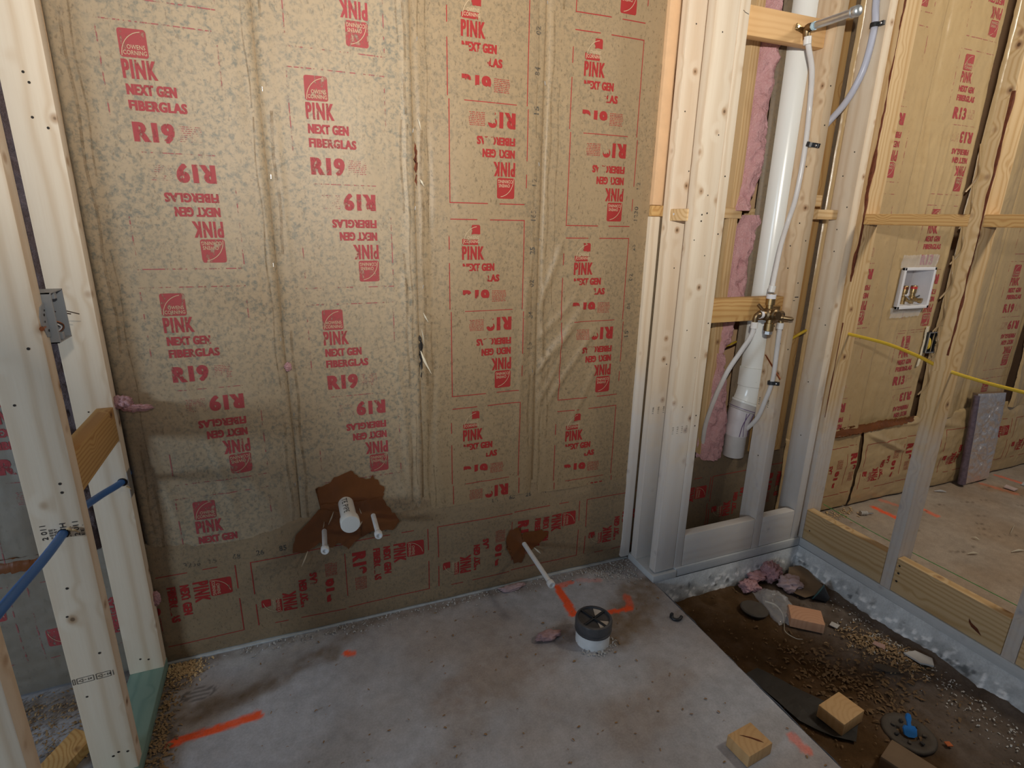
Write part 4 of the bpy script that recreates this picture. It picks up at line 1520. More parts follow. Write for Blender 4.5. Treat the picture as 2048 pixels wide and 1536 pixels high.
rel(lathe_obj('plug', [(.012, 0), (.015, -.001), (.015, -.012), (.010, -.014)], (1.621, -.19, .981), (0, 0, 1), STEEL, None, 6, False), va)
rel(tube('left_elbow', [(1.585, -.187, 1.042), (1.566, -.187, 1.042), (1.557, -.186, 1.036), (1.5565, -.185, 1.015)], .0095, BRASS_D, None, 14, 6), va)
rel(lathe_obj('thread_tape', [(.0145, 0), (.0145, .010)], (1.572, -.187, 1.042), (1, 0, 0), WHITEP, None, 16), va)
rel(tube('right_elbow', [(1.66, -.186, 1.037), (1.674, -.186, 1.036), (1.681, -.186, 1.028), (1.681, -.185, 1.0)], .0095, BRASS, None, 14, 6), va)
rel(lathe_obj('thread_tape', [(.0135, 0), (.0135, .009)], (1.662, -.186, 1.037), (1, 0, 0), WHITEP, None, 16), va)
rel(lathe_obj('stem', [(.012, 0), (.012, .012), (.0075, .014), (.0075, .040), (.004, .048)], (1.648, -.205, 1.032), (.62, -.78, -.05), BRASS_D, None, 12), va)
rel(lathe_obj('cartridge_cap', [(.020, 0), (.020, .014), (.015, .017), (.015, .026)], (1.620, -.200, 1.042), (0, -1, 0), BRASS_D, None, 16), va)
rel(lathe_obj('mounting_lug', [(.006, 0), (.006, .045)], (1.60, -.187, 1.045), (-.1, .8, .6), BRASS_D, None, 8), va)
bm = bmesh.new(); add_box(bm, (0, 0, 0), (.05, .012, .018), .003)
rel(bmobj('mounting_ear', bm, BRASS, None, loc=(1.672, -.155, 1.058)), va)

# shower arm stub
sa = tag(empty('shower_pipe', (1.617, -.16, 1.957)), 'galvanised shower arm stub pointing out of the upper wood block', 'pipe')
rel(lathe_obj('nipple', [(.0098, 0), (.0098, .018), (.0112, .02), (.0112, .16)], (1.617, -.180, 1.957), (0, -1, .0), GALV, None, 20), sa)
rel(lathe_obj('blue_sealant', [(.0125, 0), (.0125, .008)], (1.617, -.186, 1.957), (0, -1, 0), simple('pale_blue_sealant', (.45, .62, .72), .5), None, 18), sa)
rel(lathe_obj('end_cap', [(.0115, 0), (.0150, .002), (.0155, .005), (.0138, .008), (.0155, .011), (.0155, .022), (.0128, .027), (.006, .030)], (1.617, -.318, 1.957), (0, -1, 0), GALV, None, 20), sa)
rel(tube('drop_elbow', [(1.619, -.165, 1.925), (1.618, -.163, 1.945), (1.617, -.166, 1.956), (1.617, -.182, 1.957)], [.0105, .0115, .013, .0125], BRASS_D, None, 14, 6), sa)
bm = bmesh.new(); add_box(bm, (0, 0, 0), (.062, .004, .018), .0015)
for s in (-1, 1): add_box(bm, (s * .024, 0, 0), (.016, .007, .02), .003)
rel(bmobj('mounting_ear', bm, BRASS, None, loc=(1.612, -.150, 1.955), rot=(0, .25, 0)), sa)
for s in (-1, 1):
    rel(lathe_obj('screw', [(.0045, 0), (.004, .003)], (1.612 + .024 * s, -.154, 1.955 - .006 * s), (0, -1, 0), STEEL, None, 10), sa)

# yellow cable inside the shower wall
tag(tube('electric_cable', [(1.575, .02, .855), (1.604, .025, .867), (1.66, .02, .885), (1.741, .035, .902), (1.80, .03, .92)], .0042, YELLOW, None, 8, 8), 'yellow cable crossing behind the white vent pipe', 'cable')
tag(tube('electric_cable', [(1.90, -.045, .90), (1.915, -.075, .93), (1.94, -.082, .945)], .006, YELLOW, None, 8, 8), 'yellow cable loop between the last two studs of the shower wall', 'cable')

# ------------------------------------------------------------------ left partition wiring and tube
eb = tag(empty('electrical_box', (-.48, -.32, 1.15)), 'grey switch box nailed to the left partition stud', 'box')
x0, x1, y0, y1, z0, z1, th = -.525, -.432, -.361, -.288, 1.100, 1.200, .0022
bm = bmesh.new()
add_box(bm, ((x0 + x1) / 2, y0 + th / 2, (z0 + z1) / 2), (x1 - x0, th, z1 - z0))
add_box(bm, ((x0 + x1) / 2, y1 - th / 2, (z0 + z1) / 2), (x1 - x0, th, z1 - z0))
add_box(bm, ((x0 + x1) / 2, (y0 + y1) / 2, z0 + th / 2), (x1 - x0, y1 - y0, th))
add_box(bm, ((x0 + x1) / 2, (y0 + y1) / 2, z1 - th / 2), (x1 - x0, y1 - y0, th))
add_box(bm, (x0 + th / 2, (y0 + y1) / 2, (z0 + z1) / 2), (th, y1 - y0, z1 - z0))
for z in (z0 + .009, z1 - .009): add_box(bm, (x1 - .012, (y0 + y1) / 2, z), (.02, .012, .014), .001)
rel(bmobj('shell', bm, GREYBOX), eb)
bm = bmesh.new()
add_box(bm, (x1 - .004, y0 + .004, (z0 + z1) / 2), (.010, .006, z1 - z0), .001)
rel(bmobj('front_rim', bm, GREYBOX), eb)
F = Flat()
F.poly([(0, .018), (-.020, .024), (-.030, .040), (-.030, .058), (-.022, .066), (-.012, .084), (0, .086)])
V = [Vector((LX1 + .0022, -.363 + u, z1 - v)) for u, v in F.v]
V2_ = [v - Vector((.002, 0, 0)) for v in V]
n = len(V)
fc = [tuple(range(n)), tuple(reversed(range(n, 2 * n)))] + [(i, i + n, (i + 1) % n + n, (i + 1) % n) for i in range(n)]
bm = bmesh.new()
vv = [bm.verts.new(v) for v in V + V2_]
for f in fc: bm.faces.new([vv[i] for i in f])
bmesh.ops.recalc_face_normals(bm, faces=bm.faces[:])
rel(bmobj('mounting_flange', bm, GREYBOX), eb)
rel(dots('flange_slot', None, [((LX1 + .0024, -.375, 1.16), FX, .003), ((LX1 + .0024, -.378, 1.147), FX, .0022), ((LX1 + .0024, -.368, 1.128), FX, .003), ((LX1 + .0024, -.37, 1.168), FX, .0022)]), eb)
rel(lathe_obj('nail', [(.0042, 0), (.0042, .002), (.0018, .0025), (.0018, .022)], (-.4405, -.406, 1.138), (-.05, 1, 0), COPPER, None, 12), eb)
rel(tube('wire', [(-.50, -.31, 1.17), (-.46, -.30, 1.165), (-.437, -.20, 1.133)], .0011, WIRE, None, 6, 8), eb)
rel(tube('wire', [(-.50, -.312, 1.165), (-.46, -.304, 1.158), (-.436, -.255, 1.142)], .0013, WIRE, None, 6, 8), eb)
rel(tube('wire', [(-.50, -.33, 1.15), (-.455, -.32, 1.142), (-.437, -.306, 1.128), (-.445, -.31, 1.115), (-.47, -.32, 1.118)], .0014, COPPER, None, 6, 8), eb)
rel(tube('wire', [(-.50, -.335, 1.148), (-.455, -.325, 1.138), (-.44, -.31, 1.125), (-.45, -.315, 1.115), (-.47, -.325, 1.12)], .0016, WHITEP, None, 6, 8), eb)

bt = tag(empty('water_tube', (-.48, -.4, .70)), 'blue water tube threaded through the left partition studs', 'tube')
rel(tube('tube', [(-.456, .01, .655), (-.460, -.06, .655), (-.485, -.14, .662), (-.497, -.24, .678), (-.49, -.33, .694), (-.484, -.40, .702), (-.478, -.52, .715), (-.476, -.7, .735), (-.474, -1.0, .76)], .0088, BLUET, None, 14, 10), bt)

# ------------------------------------------------------------------ pipe stubs on the back wall
ds = tag(empty('drain_stub', (.115, -.01, .462)), 'short white capped drain pipe in the brown tape patch', 'pipe')
rel(lathe_obj('pipe', [(.0238, -.05), (.0238, .14)], (.115, -.01, .462), (0, -1, 0), PVC, None, 28), ds)
rel(lathe_obj('cap', [(.0246, 0), (.0285, .001), (.0290, .006), (.0290, .030), (.0275, .033), (.012, .034)], (.115, -.118, .462), (0, -1, 0), PVC, None, 28), ds)
F = Flat(); F.text('TE PIPE', 0, .092, 0, .017, 0, 0, .0)
F2 = F.cut(.004)
V = []
for (u, v), h in zip(F2[0], F2[1]):
    a = PI / 2 + .22 + (v - .0085) / .0242
    V.append((.0243 * math.cos(a), -u, .0243 * math.sin(a)))
pyobj('printed_lettering', V, F2[2], INK, ds, loc=(0, -.012, 0))


def supply(label, base, tip, r=.0078, capped=True, grp=None):
    base, tip = Vector(base), Vector(tip)
    d = (tip - base).normalized()
    L = (tip - base).length
    t = tag(empty('supply_stub', base), label, 'pipe', grp)
    rel(lathe_obj('pipe', [(r, -.04), (r, L)], base, d, PVC_D, None, 16), t)
    rel(lathe_obj('end_fitting', [(r + .0005, -.004), (r + .0038, .0), (r + .0045, .004), (r + .0045, .017), (r + .003, .020), (r - .001, .020), (r - .001, .010), (.001, .010)], tip - d * .016, d, PVC_D, None, 18), t)
    rel(lathe_obj('dark_bore', [(r - .002, 0), (r - .002, .001)], tip - d * .0055, d, BLACK, None, 12), t)
    return t


supply('white water supply stub left of and below the capped drain', (.043, -.004, .378), (.037, -.128, .375))
supply('white water supply stub right of the capped drain', (.199, -.004, .404), (.198, -.135, .398))
supply('long white water supply stub on the smaller tape patch near the floor', (.748, -.006, .178), (.750, -.255, .160), .0085)

# toilet drain riser
tf = tag(empty('toilet_drain', (.853, -.372, 0)), 'white drain riser in the slab under a black test cap', 'pipe')
rel(lathe_obj('riser', [(.057, -.01), (.057, .05), (.055, .052)], (.853, -.372, 0), (0, 0, 1), PVC_D, None, 36), tf)
rel(lathe_obj('cap', [(.0575, .0), (.0615, .002), (.062, .010), (.060, .012), (.062, .016), (.062, .038), (.0595, .044), (.053, .046), (.052, .038), (.001, .036)], (.853, -.372, .044), (0, 0, 1), BLACK_S, None, 40), tf)
bm = bmesh.new()
add_box(bm, (0, 0, 0), (.106, .007, .008), .0012); add_box(bm, (0, 0, 0), (.007, .106, .008), .0012)
rel(bmobj('cap_rib', bm, BLACK, None, loc=(.853, -.372, .0845), rot=(0, 0, .36)), tf)
F = Flat()
vs, fs = [], []
for q, (a0, a1, r1) in enumerate(((-.42 - PI / 2 + .36, .75 - PI / 2 + .2, .050), (.30, 1.1, .05))):
    b = len(vs)
    a = np.linspace(a0, a1, 9)
    vs.append((.012 * math.cos((a0 + a1) / 2), .012 * math.sin((a0 + a1) / 2), 0))
    for t in a: vs.append((r1 * math.cos(t), r1 * math.sin(t), 0))
    fs.append(tuple(range(b, b + 10)))
rel(pyobj('pale_dust', vs, fs, simple('pale_dust', (.52, .47, .42), .8, var=.25, vs=60), None, loc=(.853, -.372, .0832)), tf)
for k in range(46):
    pass
tuft('mortar_crumb', (0, 0, 0), (.001, .001, .001), GRIT, tf, 2, .2, 1)

# ------------------------------------------------------------------ laundry wall fittings
wb = tag(empty('washer_box', (2.672, 0, 1.086)), 'white washing machine outlet box set in the papered laundry wall', 'box')
x0, x1, z0, z1 = 2.566, 2.782, .992, 1.180
bm = bmesh.new()
for (c, s) in (((x0 + .007, -.004, (z0 + z1) / 2), (.014, .014, z1 - z0)), ((x1 - .007, -.004, (z0 + z1) / 2), (.014, .014, z1 - z0)),
               (((x0 + x1) / 2, -.004, z0 + .007), (x1 - x0, .014, .014)), (((x0 + x1) / 2, -.004, z1 - .007), (x1 - x0, .014, .014))):
    add_box(bm, c, s, .002)
rel(bmobj('face_frame', bm, WHITEP), wb)
bm = bmesh.new()
D = .085
add_box(bm, ((x0 + x1) / 2, D, (z0 + z1) / 2), (x1 - x0 - .02, .003, z1 - z0 - .02))
for (c, s) in (((x0 + .012, D / 2, (z0 + z1) / 2), (.003, D, z1 - z0 - .02)), ((x1 - .012, D / 2, (z0 + z1) / 2), (.003, D, z1 - z0 - .02)),
               (((x0 + x1) / 2, D / 2, z0 + .012), (x1 - x0 - .02, D, .003)), (((x0 + x1) / 2, D / 2, z1 - .012), (x1 - x0 - .02, D, .003))):
    add_box(bm, c, s)
rel(bmobj('recess', bm, WHITEP), wb)
for k, x in enumerate((2.678, 2.738)):
    v = rel(lathe_obj('valve', [(.010, 0), (.010, .015), (.015, .017), (.015, .035), (.011, .037), (.011, .05), (.0135, .052), (.0135, .082), (.012, .085)], (x, .045, z0 + .014), (0, 0, 1), BRASS, None, 16), wb)
    lathe_obj('red_band', [(.0142, 0), (.0142, .010)], (0, 0, .070), (0, 0, 1), RED if k else COPPER, v, 16)
    lathe_obj('hose_outlet', [(.009, 0), (.009, .022), (.012, .024), (.012, .036), (.008, .036)], (.004, -.005, .022), (.25, -1, -.15), BRASS, v, 14)
    tube('lever', [(.012, -.01, .03), (.026, -.012, .036), (.038, -.014, .042)] if k else [(-.005, -.012, .038), (-.02, -.02, .045), (.01, -.03, .02)], .0032, BLACK if k else STEEL, v, 8, 5)
e2 = tag(empty('electrical_box', (2.879, .02, .819)), 'narrow outlet box with yellow cable ends in the laundry wall', 'box')
x0, x1, z0, z1 = 2.851, 2.907, .770, .868
bm = bmesh.new()
for (c, s) in (((x0, .03, (z0 + z1) / 2), (.003, .07, z1 - z0)), ((x1, .03, (z0 + z1) / 2), (.003, .07, z1 - z0)), (((x0 + x1) / 2, .03, z0), (x1 - x0, .07, .003)), (((x0 + x1) / 2, .03, z1), (x1 - x0, .07, .003)), (((x0 + x1) / 2, .065, (z0 + z1) / 2), (x1 - x0, .003, z1 - z0))):
    add_box(bm, c, s)
rel(bmobj('shell', bm, BLACK), e2)
bm = bmesh.new()
for (c, s) in (((x0, -.005, (z0 + z1) / 2), (.004, .003, z1 - z0)), (((x0 + x1) / 2, -.005, z0), (x1 - x0, .003, .004)), (((x0 + x1) / 2, -.005, z1), (x1 - x0, .003, .004))):
    add_box(bm, c, s)
rel(bmobj('front_rim', bm, STEEL), e2)
for k in range(3):
    rel(tube('cable_end', [(x0 + .022 + k * .009, .05, z1 - .01), (x0 + .020 + k * .010, .012, z1 - .04), (x0 + .012 + k * .011, .008, z0 + .03 - k * .006), (x0 + .010 + k * .010, .03, z0 + .012)], .0045, YELLOW, None, 8, 6), e2)

tag(tube('electric_cable', [(2.03, -.12, .950), (2.049, -.195, .944), (2.058, -.27, .940), (2.062, -.349, .934), (2.056, -.46, .917), (2.040, -.538, .902), (2.05, -.55, .90)], .0062, YELLOW, None, 10, 8, True, 1.0),
    'yellow cable sagging between the first two laundry wall studs', 'cable')
tag(tube('electric_cable', [(2.05, -.56, .895), (2.061, -.582, .888), (2.075, -.672, .878), (2.08, -.773, .875), (2.085, -.94, .872), (2.09, -1.1, .872)], .0055, YELLOW, None, 10, 8, True, 1.0),
    'yellow cable leaving the second laundry wall stud for the right edge', 'cable')
tag(tube('string_line', [(2.098, -.188, .184), (2.104, -.35, .176), (2.108, -.5, .174), (2.112, -.72, .179), (2.118, -.935, .182), (2.125, -1.25, .184)], .0014, GREEN, None, 6, 8), 'thin green string line along the base of the laundry wall studs', 'string')

# foil wrapped panel leaning in the laundry
fp = tag(empty('foil_panel', (3.42, -.05, 0)), 'silver foil wrapped panel leaning against the papered laundry wall', 'panel')
c00, c10, c11, c01 = Vector((3.335, -.062, .006)), Vector((3.560, -.062, .012)), Vector((3.525, -.050, .515)), Vector((3.278, -.050, .532))
ns, nt = 40, 80
sg, tg = np.linspace(0, 1, ns), np.linspace(0, 1, nt)
Sg, Tg = np.meshgrid(sg, tg, indexing='ij')
P = ((1 - Sg) * (1 - Tg))[..., None] * np.array(c00) + (Sg * (1 - Tg))[..., None] * np.array(c10) + (Sg * Tg)[..., None] * np.array(c11) + ((1 - Sg) * Tg)[..., None] * np.array(c01)
inn = (np.sin(PI * Sg) ** .3) * (np.sin(PI * Tg) ** .3)
a = fbm(Sg * 6, Tg * 11, 91, 4)
P[..., 1] -= (.010 + .009 * (1 - 2 * np.abs(a)) + .004 * fbm(Sg * 16, Tg * 30, 92, 3)) * inn
P = P - np.array((3.42, -.05, 0))
grid_obj('foil_face', P, FOIL, fp)
bm = bmesh.new()
b = [bm.verts.new(Vector(c) - Vector((3.42, -.05, 0))) for c in (c00, c10, c11, c01)]
t_ = [bm.verts.new(v.co + Vector((0, .026, 0))) for v in b]
bm.faces.new(t_)
for i in range(4): bm.faces.new((b[i], t_[i], t_[(i + 1) % 4], b[(i + 1) % 4]))
bmesh.ops.recalc_face_normals(bm, faces=bm.faces[:])
bmobj('board', bm, CARD, fp)
PURP = simple('dull_foil_edge', (.22, .18, .24), .35, .6, var=.5, vs=60, bump=.6)
rel(tube('rolled_edge', [c00 + Vector((-.012, .0, .012)), c00.lerp(c01, .33) + Vector((-.010, 0, 0)), c00.lerp(c01, .66) + Vector((-.008, 0, 0)), c01 + Vector((-.006, 0, -.01))], [.019, .017, .016, .013], PURP, None, 12, 12), fp)

# ------------------------------------------------------------------ loose things
BLK = 'offcuts of framing lumber'


def offcut(label, c, s, rz, mat=WBLOCK, tilt=(0, 0), name='wood_block'):
    bm = bmesh.new()
    add_box(bm, (0, 0, 0), (s[2], s[1], s[0]), .0025, 2)
    for v in bm.verts: v.co = Vector((v.co.z, v.co.y, v.co.x))
    bmesh.ops.recalc_face_normals(bm, faces=bm.faces[:])
    o = bmobj(name, bm, mat, None, loc=c, rot=(tilt[0], tilt[1], rz), smooth=True)
    sharp(o, 50)
    return tag(o, label, 'block')


b1 = offcut('cut wood block with a dark split line on the edge of the slab', (1.042, -.880, .020), (.089, .072, .038), .10)
F = Flat(); F.poly([(-.022, .02), (-.012, .010), (.0, .001), (.014, -.012), (.024, -.022), (.018, -.012), (.004, .003), (-.010, .015)])
flat_on('split_line', F, b1, (.004, -.003, .019), (0, 1, 0), (-1, 0, 0), BARK)
offcut('tan wood block on the dark sheet in the shower pit', (1.452, -.843, -.068), (.105, .080, .044), .14)
offcut('reddish wood block in front of the plastic bag in the shower pit', (1.714, -.486, -.074), (.115, .085, .038), -.70, wood_mat('reddish_pine', (.74, .41, .25), (.58, .28, .15), (.3, .14, .06), .5, 70, knots=False))
offcut('dim brown block cut off by the bottom edge beside the drain', (1.474, -1.045, -.070), (.085, .13, .04), .30, CARD)
offcut('short brown board end at the foot of the near left stud', (-.622, -.285, .024), (.060, .10, .038), -.55, PINE, (.12, .15))

# floor drain with blue plug
dr = tag(empty('shower_drain', (1.612, -.950, -.100)), 'round dusty drain body with a blue plug in the shower pit', 'drain')
prof = [(.070, -.004), (.071, .006), (.066, .010), (.052, .008), (.044, .004), (.026, .003), (.024, -.008), (.022, -.02), (.002, -.02)]
vs, fs = lathe(prof, 44)
for v in vs:
    k = .0035 * float(fbm(v.x * 60, v.y * 60, 3, 3))
    v.z += k
pyobj('body', vs, fs, DUSTY, dr, smooth=True)
for k in range(7):
    a = k * 2 * PI / 7 + .2
    bm = bmesh.new(); add_box(bm, (0, 0, 0), (.012, .008, .005), .0012)
    bmobj('clamp_bolt', bm, BLACK if k % 2 else DUSTY, dr, loc=(.040 * math.cos(a), .040 * math.sin(a), .008), rot=(0, 0, a))
bp = bmesh.new()
out = [(-.017, -.012), (-.019, .006), (-.013, .014), (-.006, .013), (-.006, .022), (-.009, .034), (-.006, .044), (.0, .047), (.005, .043), (.006, .033), (.003, .022), (.004, .014), (.013, .014), (.018, .006), (.017, -.012), (.008, -.017), (-.008, -.017)]
f = bp.faces.new([bp.verts.new((x, y, 0)) for x, y in out])
r = bmesh.ops.extrude_face_region(bp, geom=[f])
for v in r['geom']:
    if isinstance(v, bmesh.types.BMVert): v.co.z += .007
bmesh.ops.recalc_face_normals(bp, faces=bp.faces[:])
bmobj('blue_plug', bp, BLUEP, dr, loc=(0, 0, .014), rot=(.95, 0, -.55))

# discs, caps and rubbish in the pit
o = lathe_obj('round_pad', [(.001, .008), (.03, .0075), (.048, .006), (.052, .002), (.050, -.004)], (1.588, -.362, -.090), (.05, .02, 1), DUSTY, None, 36)
tag(o, 'dusty dark round pad lying on the pit soil', 'disc')
tc_ = tag(empty('test_cap', (1.902, -.415, -.075)), 'black cone shaped cap lying on its side beside the concrete curb', 'cap')
d = Vector((.62, -.55, -.05)).normalized()
rel(lathe_obj('cone', [(.004, .046), (.013, .044), (.030, .014), (.038, .002), (.036, 0), (.026, .010), (.004, .03)], (1.885, -.392, -.066), (.35, -.75, -.35), BLACK, None, 28), tc_)
rel(lathe_obj('rim', [(.0375, 0), (.0395, .002), (.0375, .004)], (1.885, -.392, -.066), (.35, -.75, -.35), TEAL, None, 28), tc_)


def sheet(name, poly, z, mat, label, cat, seed=0, amp=.004, thick=.0012, dens=.014):
    bm = bmesh.new()
    cx = sum(p[0] for p in poly) / len(poly); cy = sum(p[1] for p in poly) / len(poly)
    f = bm.faces.new([bm.verts.new((p[0] - cx, p[1] - cy, 0)) for p in poly])
    if f.normal.z < 0: bmesh.ops.reverse_faces(bm, faces=[f])
    bmesh.ops.triangulate(bm, faces=bm.faces[:])
    for i in range(2):
        lo = min(v.co[i] for v in bm.verts); hi = max(v.co[i] for v in bm.verts)
        n = [0, 0, 0]; n[i] = 1
        x = lo + dens
        while x < hi:
            bmesh.ops.bisect_plane(bm, geom=bm.verts[:] + bm.edges[:] + bm.faces[:], dist=1e-6, plane_co=[x * k for k in n], plane_no=n)
            x += dens
    zf = z if callable(z) else (lambda x, y: z)
    for v in bm.verts:
        v.co.z = amp * float(fbm((v.co.x + cx) * 14, (v.co.y + cy) * 14, seed, 3)) + zf(v.co.x + cx, v.co.y + cy) - zf(cx, cy)
    r = bmesh.ops.extrude_face_region(bm, geom=bm.faces[:])
    for v in r['geom']:
        if isinstance(v, bmesh.types.BMVert): v.co.z += thick
    bmesh.ops.recalc_face_normals(bm, faces=bm.faces[:])
    return tag(bmobj(name, bm, mat, None, loc=(cx, cy, zf(cx, cy)), smooth=False), label, cat)


sheet('paper_sheet', [(1.925, -.215), (1.985, -.235), (1.945, -.385), (1.825, -.388), (1.80, -.32)], lambda x, y: -.083 + .12 * max(0, x - 1.88), CARD, 'stiff brown paper sheet lying in the corner of the pit', 'paper', 5, .004, .002)
sheet('plastic_sheet', [(1.31, -.60), (1.377, -.593), (1.40, -.636), (1.45, -.74), (1.515, -.862), (1.43, -.918), (1.382, -.88), (1.335, -.80), (1.325, -.70)], -.094, simple('black_sheet', (.028, .024, .02), .6, var=.3, vs=16), 'crumpled black sheet along the slab edge in the pit', 'sheet', 6, .006, .0012)
sheet('plastic_scrap', [(1.745, -.735), (1.78, -.735), (1.818, -.775), (1.805, -.79), (1.765, -.77)], -.084, DUSTY, 'narrow dark scrap half buried beside the wood shavings', 'scrap', 7, .004)
sheet('gypsum_scrap', [(1.90, -.735), (1.945, -.745), (1.965, -.79), (1.935, -.815), (1.905, -.79)], -.082, GYP, 'flat pale gypsum scrap beside the concrete curb', 'scrap', 8, .003, .006)
sheet('paper_scrap', [(1.832, -.668), (1.852, -.662), (1.868, -.69), (1.845, -.705)], -.074, simple('pinkish_paper', (.42, .26, .22), .8), 'small pinkish scrap on top of the wood shavings', 'scrap', 9, .004, .002)
sheet('paper_scrap', [(1.79, -.53), (1.815, -.52), (1.828, -.545), (1.80, -.555)], -.092, GYP, 'small grey scrap right of the reddish wood block', 'scrap', 10, .002, .002)
sheet('paper_scrap', [(1.675, -1.01), (1.69, -1.015), (1.685, -1.03), (1.67, -1.024)], -.092, simple('orange_scrap', (.5, .12, .03), .7), 'tiny orange scrap right of the drain', 'scrap', 11, .002, .003)

# pink insulation and plastic bag in the pit
ps = tag(tuft('insulation_tuft', (1.80, -.235, -.058), (.036, .030, .038), PINK, None, 21, .55), 'upright pink insulation tuft against the concrete curb', 'insulation')
tag(tuft('insulation_tuft', (1.835, -.30, -.076), (.042, .036, .022), simple('pale_fluff', (.60, .44, .44), .95, var=.25, vs=30, bump=.8), None, 22, .5), 'pale pinkish fluff between the plastic bag and brown paper sheet', 'insulation')
tag(tuft('insulation_tuft', (1.672, -.250, -.082), (.042, .026, .018), PINK, None, 23, .6), 'small curled pink tuft left of the plastic bag', 'insulation')
tag(tuft('insulation_tuft', (1.735, -.225, -.070), (.045, .020, .016), PINK, None, 24, .5), 'thin pink strand linking the two pink tufts', 'insulation')
tag(tuft('insulation_tuft', (.713, -.318, .014), (.046, .018, .013), simple('dirty_mauve_fluff', (.40, .25, .25), .95, var=.5, vs=40, bump=.8), None, 25, .35), 'rolled dirty mauve tuft lying left of the toilet drain', 'insulation')
bpy.data.objects[-1] if False else None
tag(tuft('insulation_tuft', (.70, -.030, .006), (.05, .016, .008), simple('frosted_pink_fluff', (.50, .36, .38), .9, var=.4, vs=90, bump=.9), None, 26, .4), 'flattened pink fluff at the foot of the papered wall', 'insulation')
u = np.linspace(0, 1, 26); v = np.linspace(0, 1, 30)
U, V = np.meshgrid(u, v, indexing='ij')
a = fbm(U * 5, V * 5, 95, 4)
bx = 1.635 + .110 * U + .05 * (V - .5) + .012 * a
by = -.455 + .185 * V - .03 * U + .012 * fbm(U * 4, V * 6, 97, 3)
bz = -.098 + .040 * np.sin(PI * U) ** .6 * np.sin(PI * V) ** .6 * (1 + .5 * a) + .006 * (1 - 2 * np.abs(fbm(U * 8, V * 8, 96, 3)))
c0 = np.array((1.712, -.37, -.095))
tag(grid_obj('plastic_bag', np.stack([bx, by, bz], -1) - c0, CLEAR, None, loc=c0), 'crumpled clear plastic bag beside the pink insulation tufts', 'bag')
tag(tube('paper_strip', [(1.664, -.341, -.090), (1.680, -.378, -.085), (1.670, -.421, -.088), (1.632, -.466, -.091), (1.605, -.498, -.092), (1.612, -.536, -.092), (1.632, -.55, -.092)], [.004, .004, .003, .002, .0018, .0015, .001], PAPER_EDGE, None, 6, 8, True, .5), 'thin tan strand trailing from the plastic bag', 'strand')
ck = tag(empty('pipe_clip', (1.186, -.389, .008)), 'small black curved clip near the slab edge', 'clip')
rel(tube('hook', [(1.172, -.378, .012), (1.170, -.388, .006), (1.178, -.398, .006), (1.190, -.400, .007), (1.203, -.394, .010)], .0055, BLACK, None, 10, 8), ck)
bm = bmesh.new(); add_box(bm, (0, 0, 0), (.014, .010, .018), .002)
rel(bmobj('foot', bm, BLACK, None, loc=(1.172, -.377, .010), rot=(0, 0, .4)), ck)
# laundry floor bits
for (x, y, l, a, lab) in ((2.654, -.504, .05, .3, 'tan wood sliver on the laundry floor near the green string'), (2.798, -.432, .03, 1.2, 'small tan curl on the laundry floor behind the second stud'),
                          (3.138, -.07, .06, .5, 'grey curled paper scrap near the foil panel'), (2.867, -.561, .07, .2, 'broad tan wood sliver by the right edge of the laundry floor'), (3.06, -.44, .11, -.35, 'long pale splinter on the laundry floor')):
    dx, dy = math.cos(a) * l / 2, -math.sin(a) * l / 2
    tag(tube('wood_sliver', [(x - dx, y - dy, .006), (x, y, .010), (x + dx, y + dy, .006)], [.002, .0065 if l < .1 else .003, .002], PAPER_EDGE if 'grey' not in lab else GYP, None, 6, 6, True, .5), lab, 'scrap')
sheet('board_scrap', [(3.66, -.17), (3.80, -.13), (3.86, -.30), (3.71, -.29)], .004, GYP, 'flat grey board scrap on the laundry floor at the right edge', 'board', 12, .0008, .006)
sheet('gypsum_scrap', [(3.52, -.16), (3.56, -.15), (3.57, -.20), (3.53, -.205)], .006, simple('pinkish_gypsum', (.55, .42, .38), .85), 'pale pinkish scrap on the orange stain of the laundry floor', 'scrap', 13, .004, .006)
sc = tag(empty('anchor_fitting', (2.516, -.10, .012)), 'small pale ribbed fitting on the laundry floor', 'fitting')
rel(lathe_obj('body', [(.006, 0), (.011, .001), (.011, .008), (.007, .009), (.011, .014), (.011, .021), (.007, .022), (.011, .027), (.011, .034), (.005, .036)], (2.50, -.093, .012), (.9, -.3, 0), GYP, None, 14), sc)
rel(lathe_obj('screw', [(.003, 0), (.003, .028), (.001, .034)], (2.533, -.105, .010), (.95, -.25, -.05), STEEL, None, 10), sc)


# wood shavings and grit: too many to count
def scatter(name, n, region, size, mat, zf, label, cat, seed, curl=.5):
    rnd = random.Random(seed)
    vs, fs = [], []
    for _ in range(n):
        x, y = region(rnd)
        z = zf(x, y)
        L = rnd.uniform(*size); w = L * rnd.uniform(.25, .6)
        a = rnd.uniform(0, 2 * PI)
        c, s = math.cos(a), math.sin(a)
        tl = rnd.uniform(-.5, .5); cu = rnd.uniform(.1, curl)
        b = len(vs)
        for i in range(4):
            t = i / 3 - .5
            for q in (-.5, .5):
                lx, ly = t * L, q * w * (1 - .5 * abs(t))
                lz = cu * L * (.25 - t * t) * 2 + tl * ly * .6 + .0012
                vs.append((x + lx * c - ly * s, y + lx * s + ly * c, z + max(lz, .0004)))
        for i in range(3):
            k = b + i * 2
            fs.append((k, k + 2, k + 3, k + 1))
    cx = sum(v[0] for v in vs) / len(vs); cy = sum(v[1] for v in vs) / len(vs)
    o = pyobj(name, [(v[0] - cx, v[1] - cy, v[2]) for v in vs], fs, mat, None, loc=(cx, cy, 0))
    return tag(o, label, cat, kind='stuff')


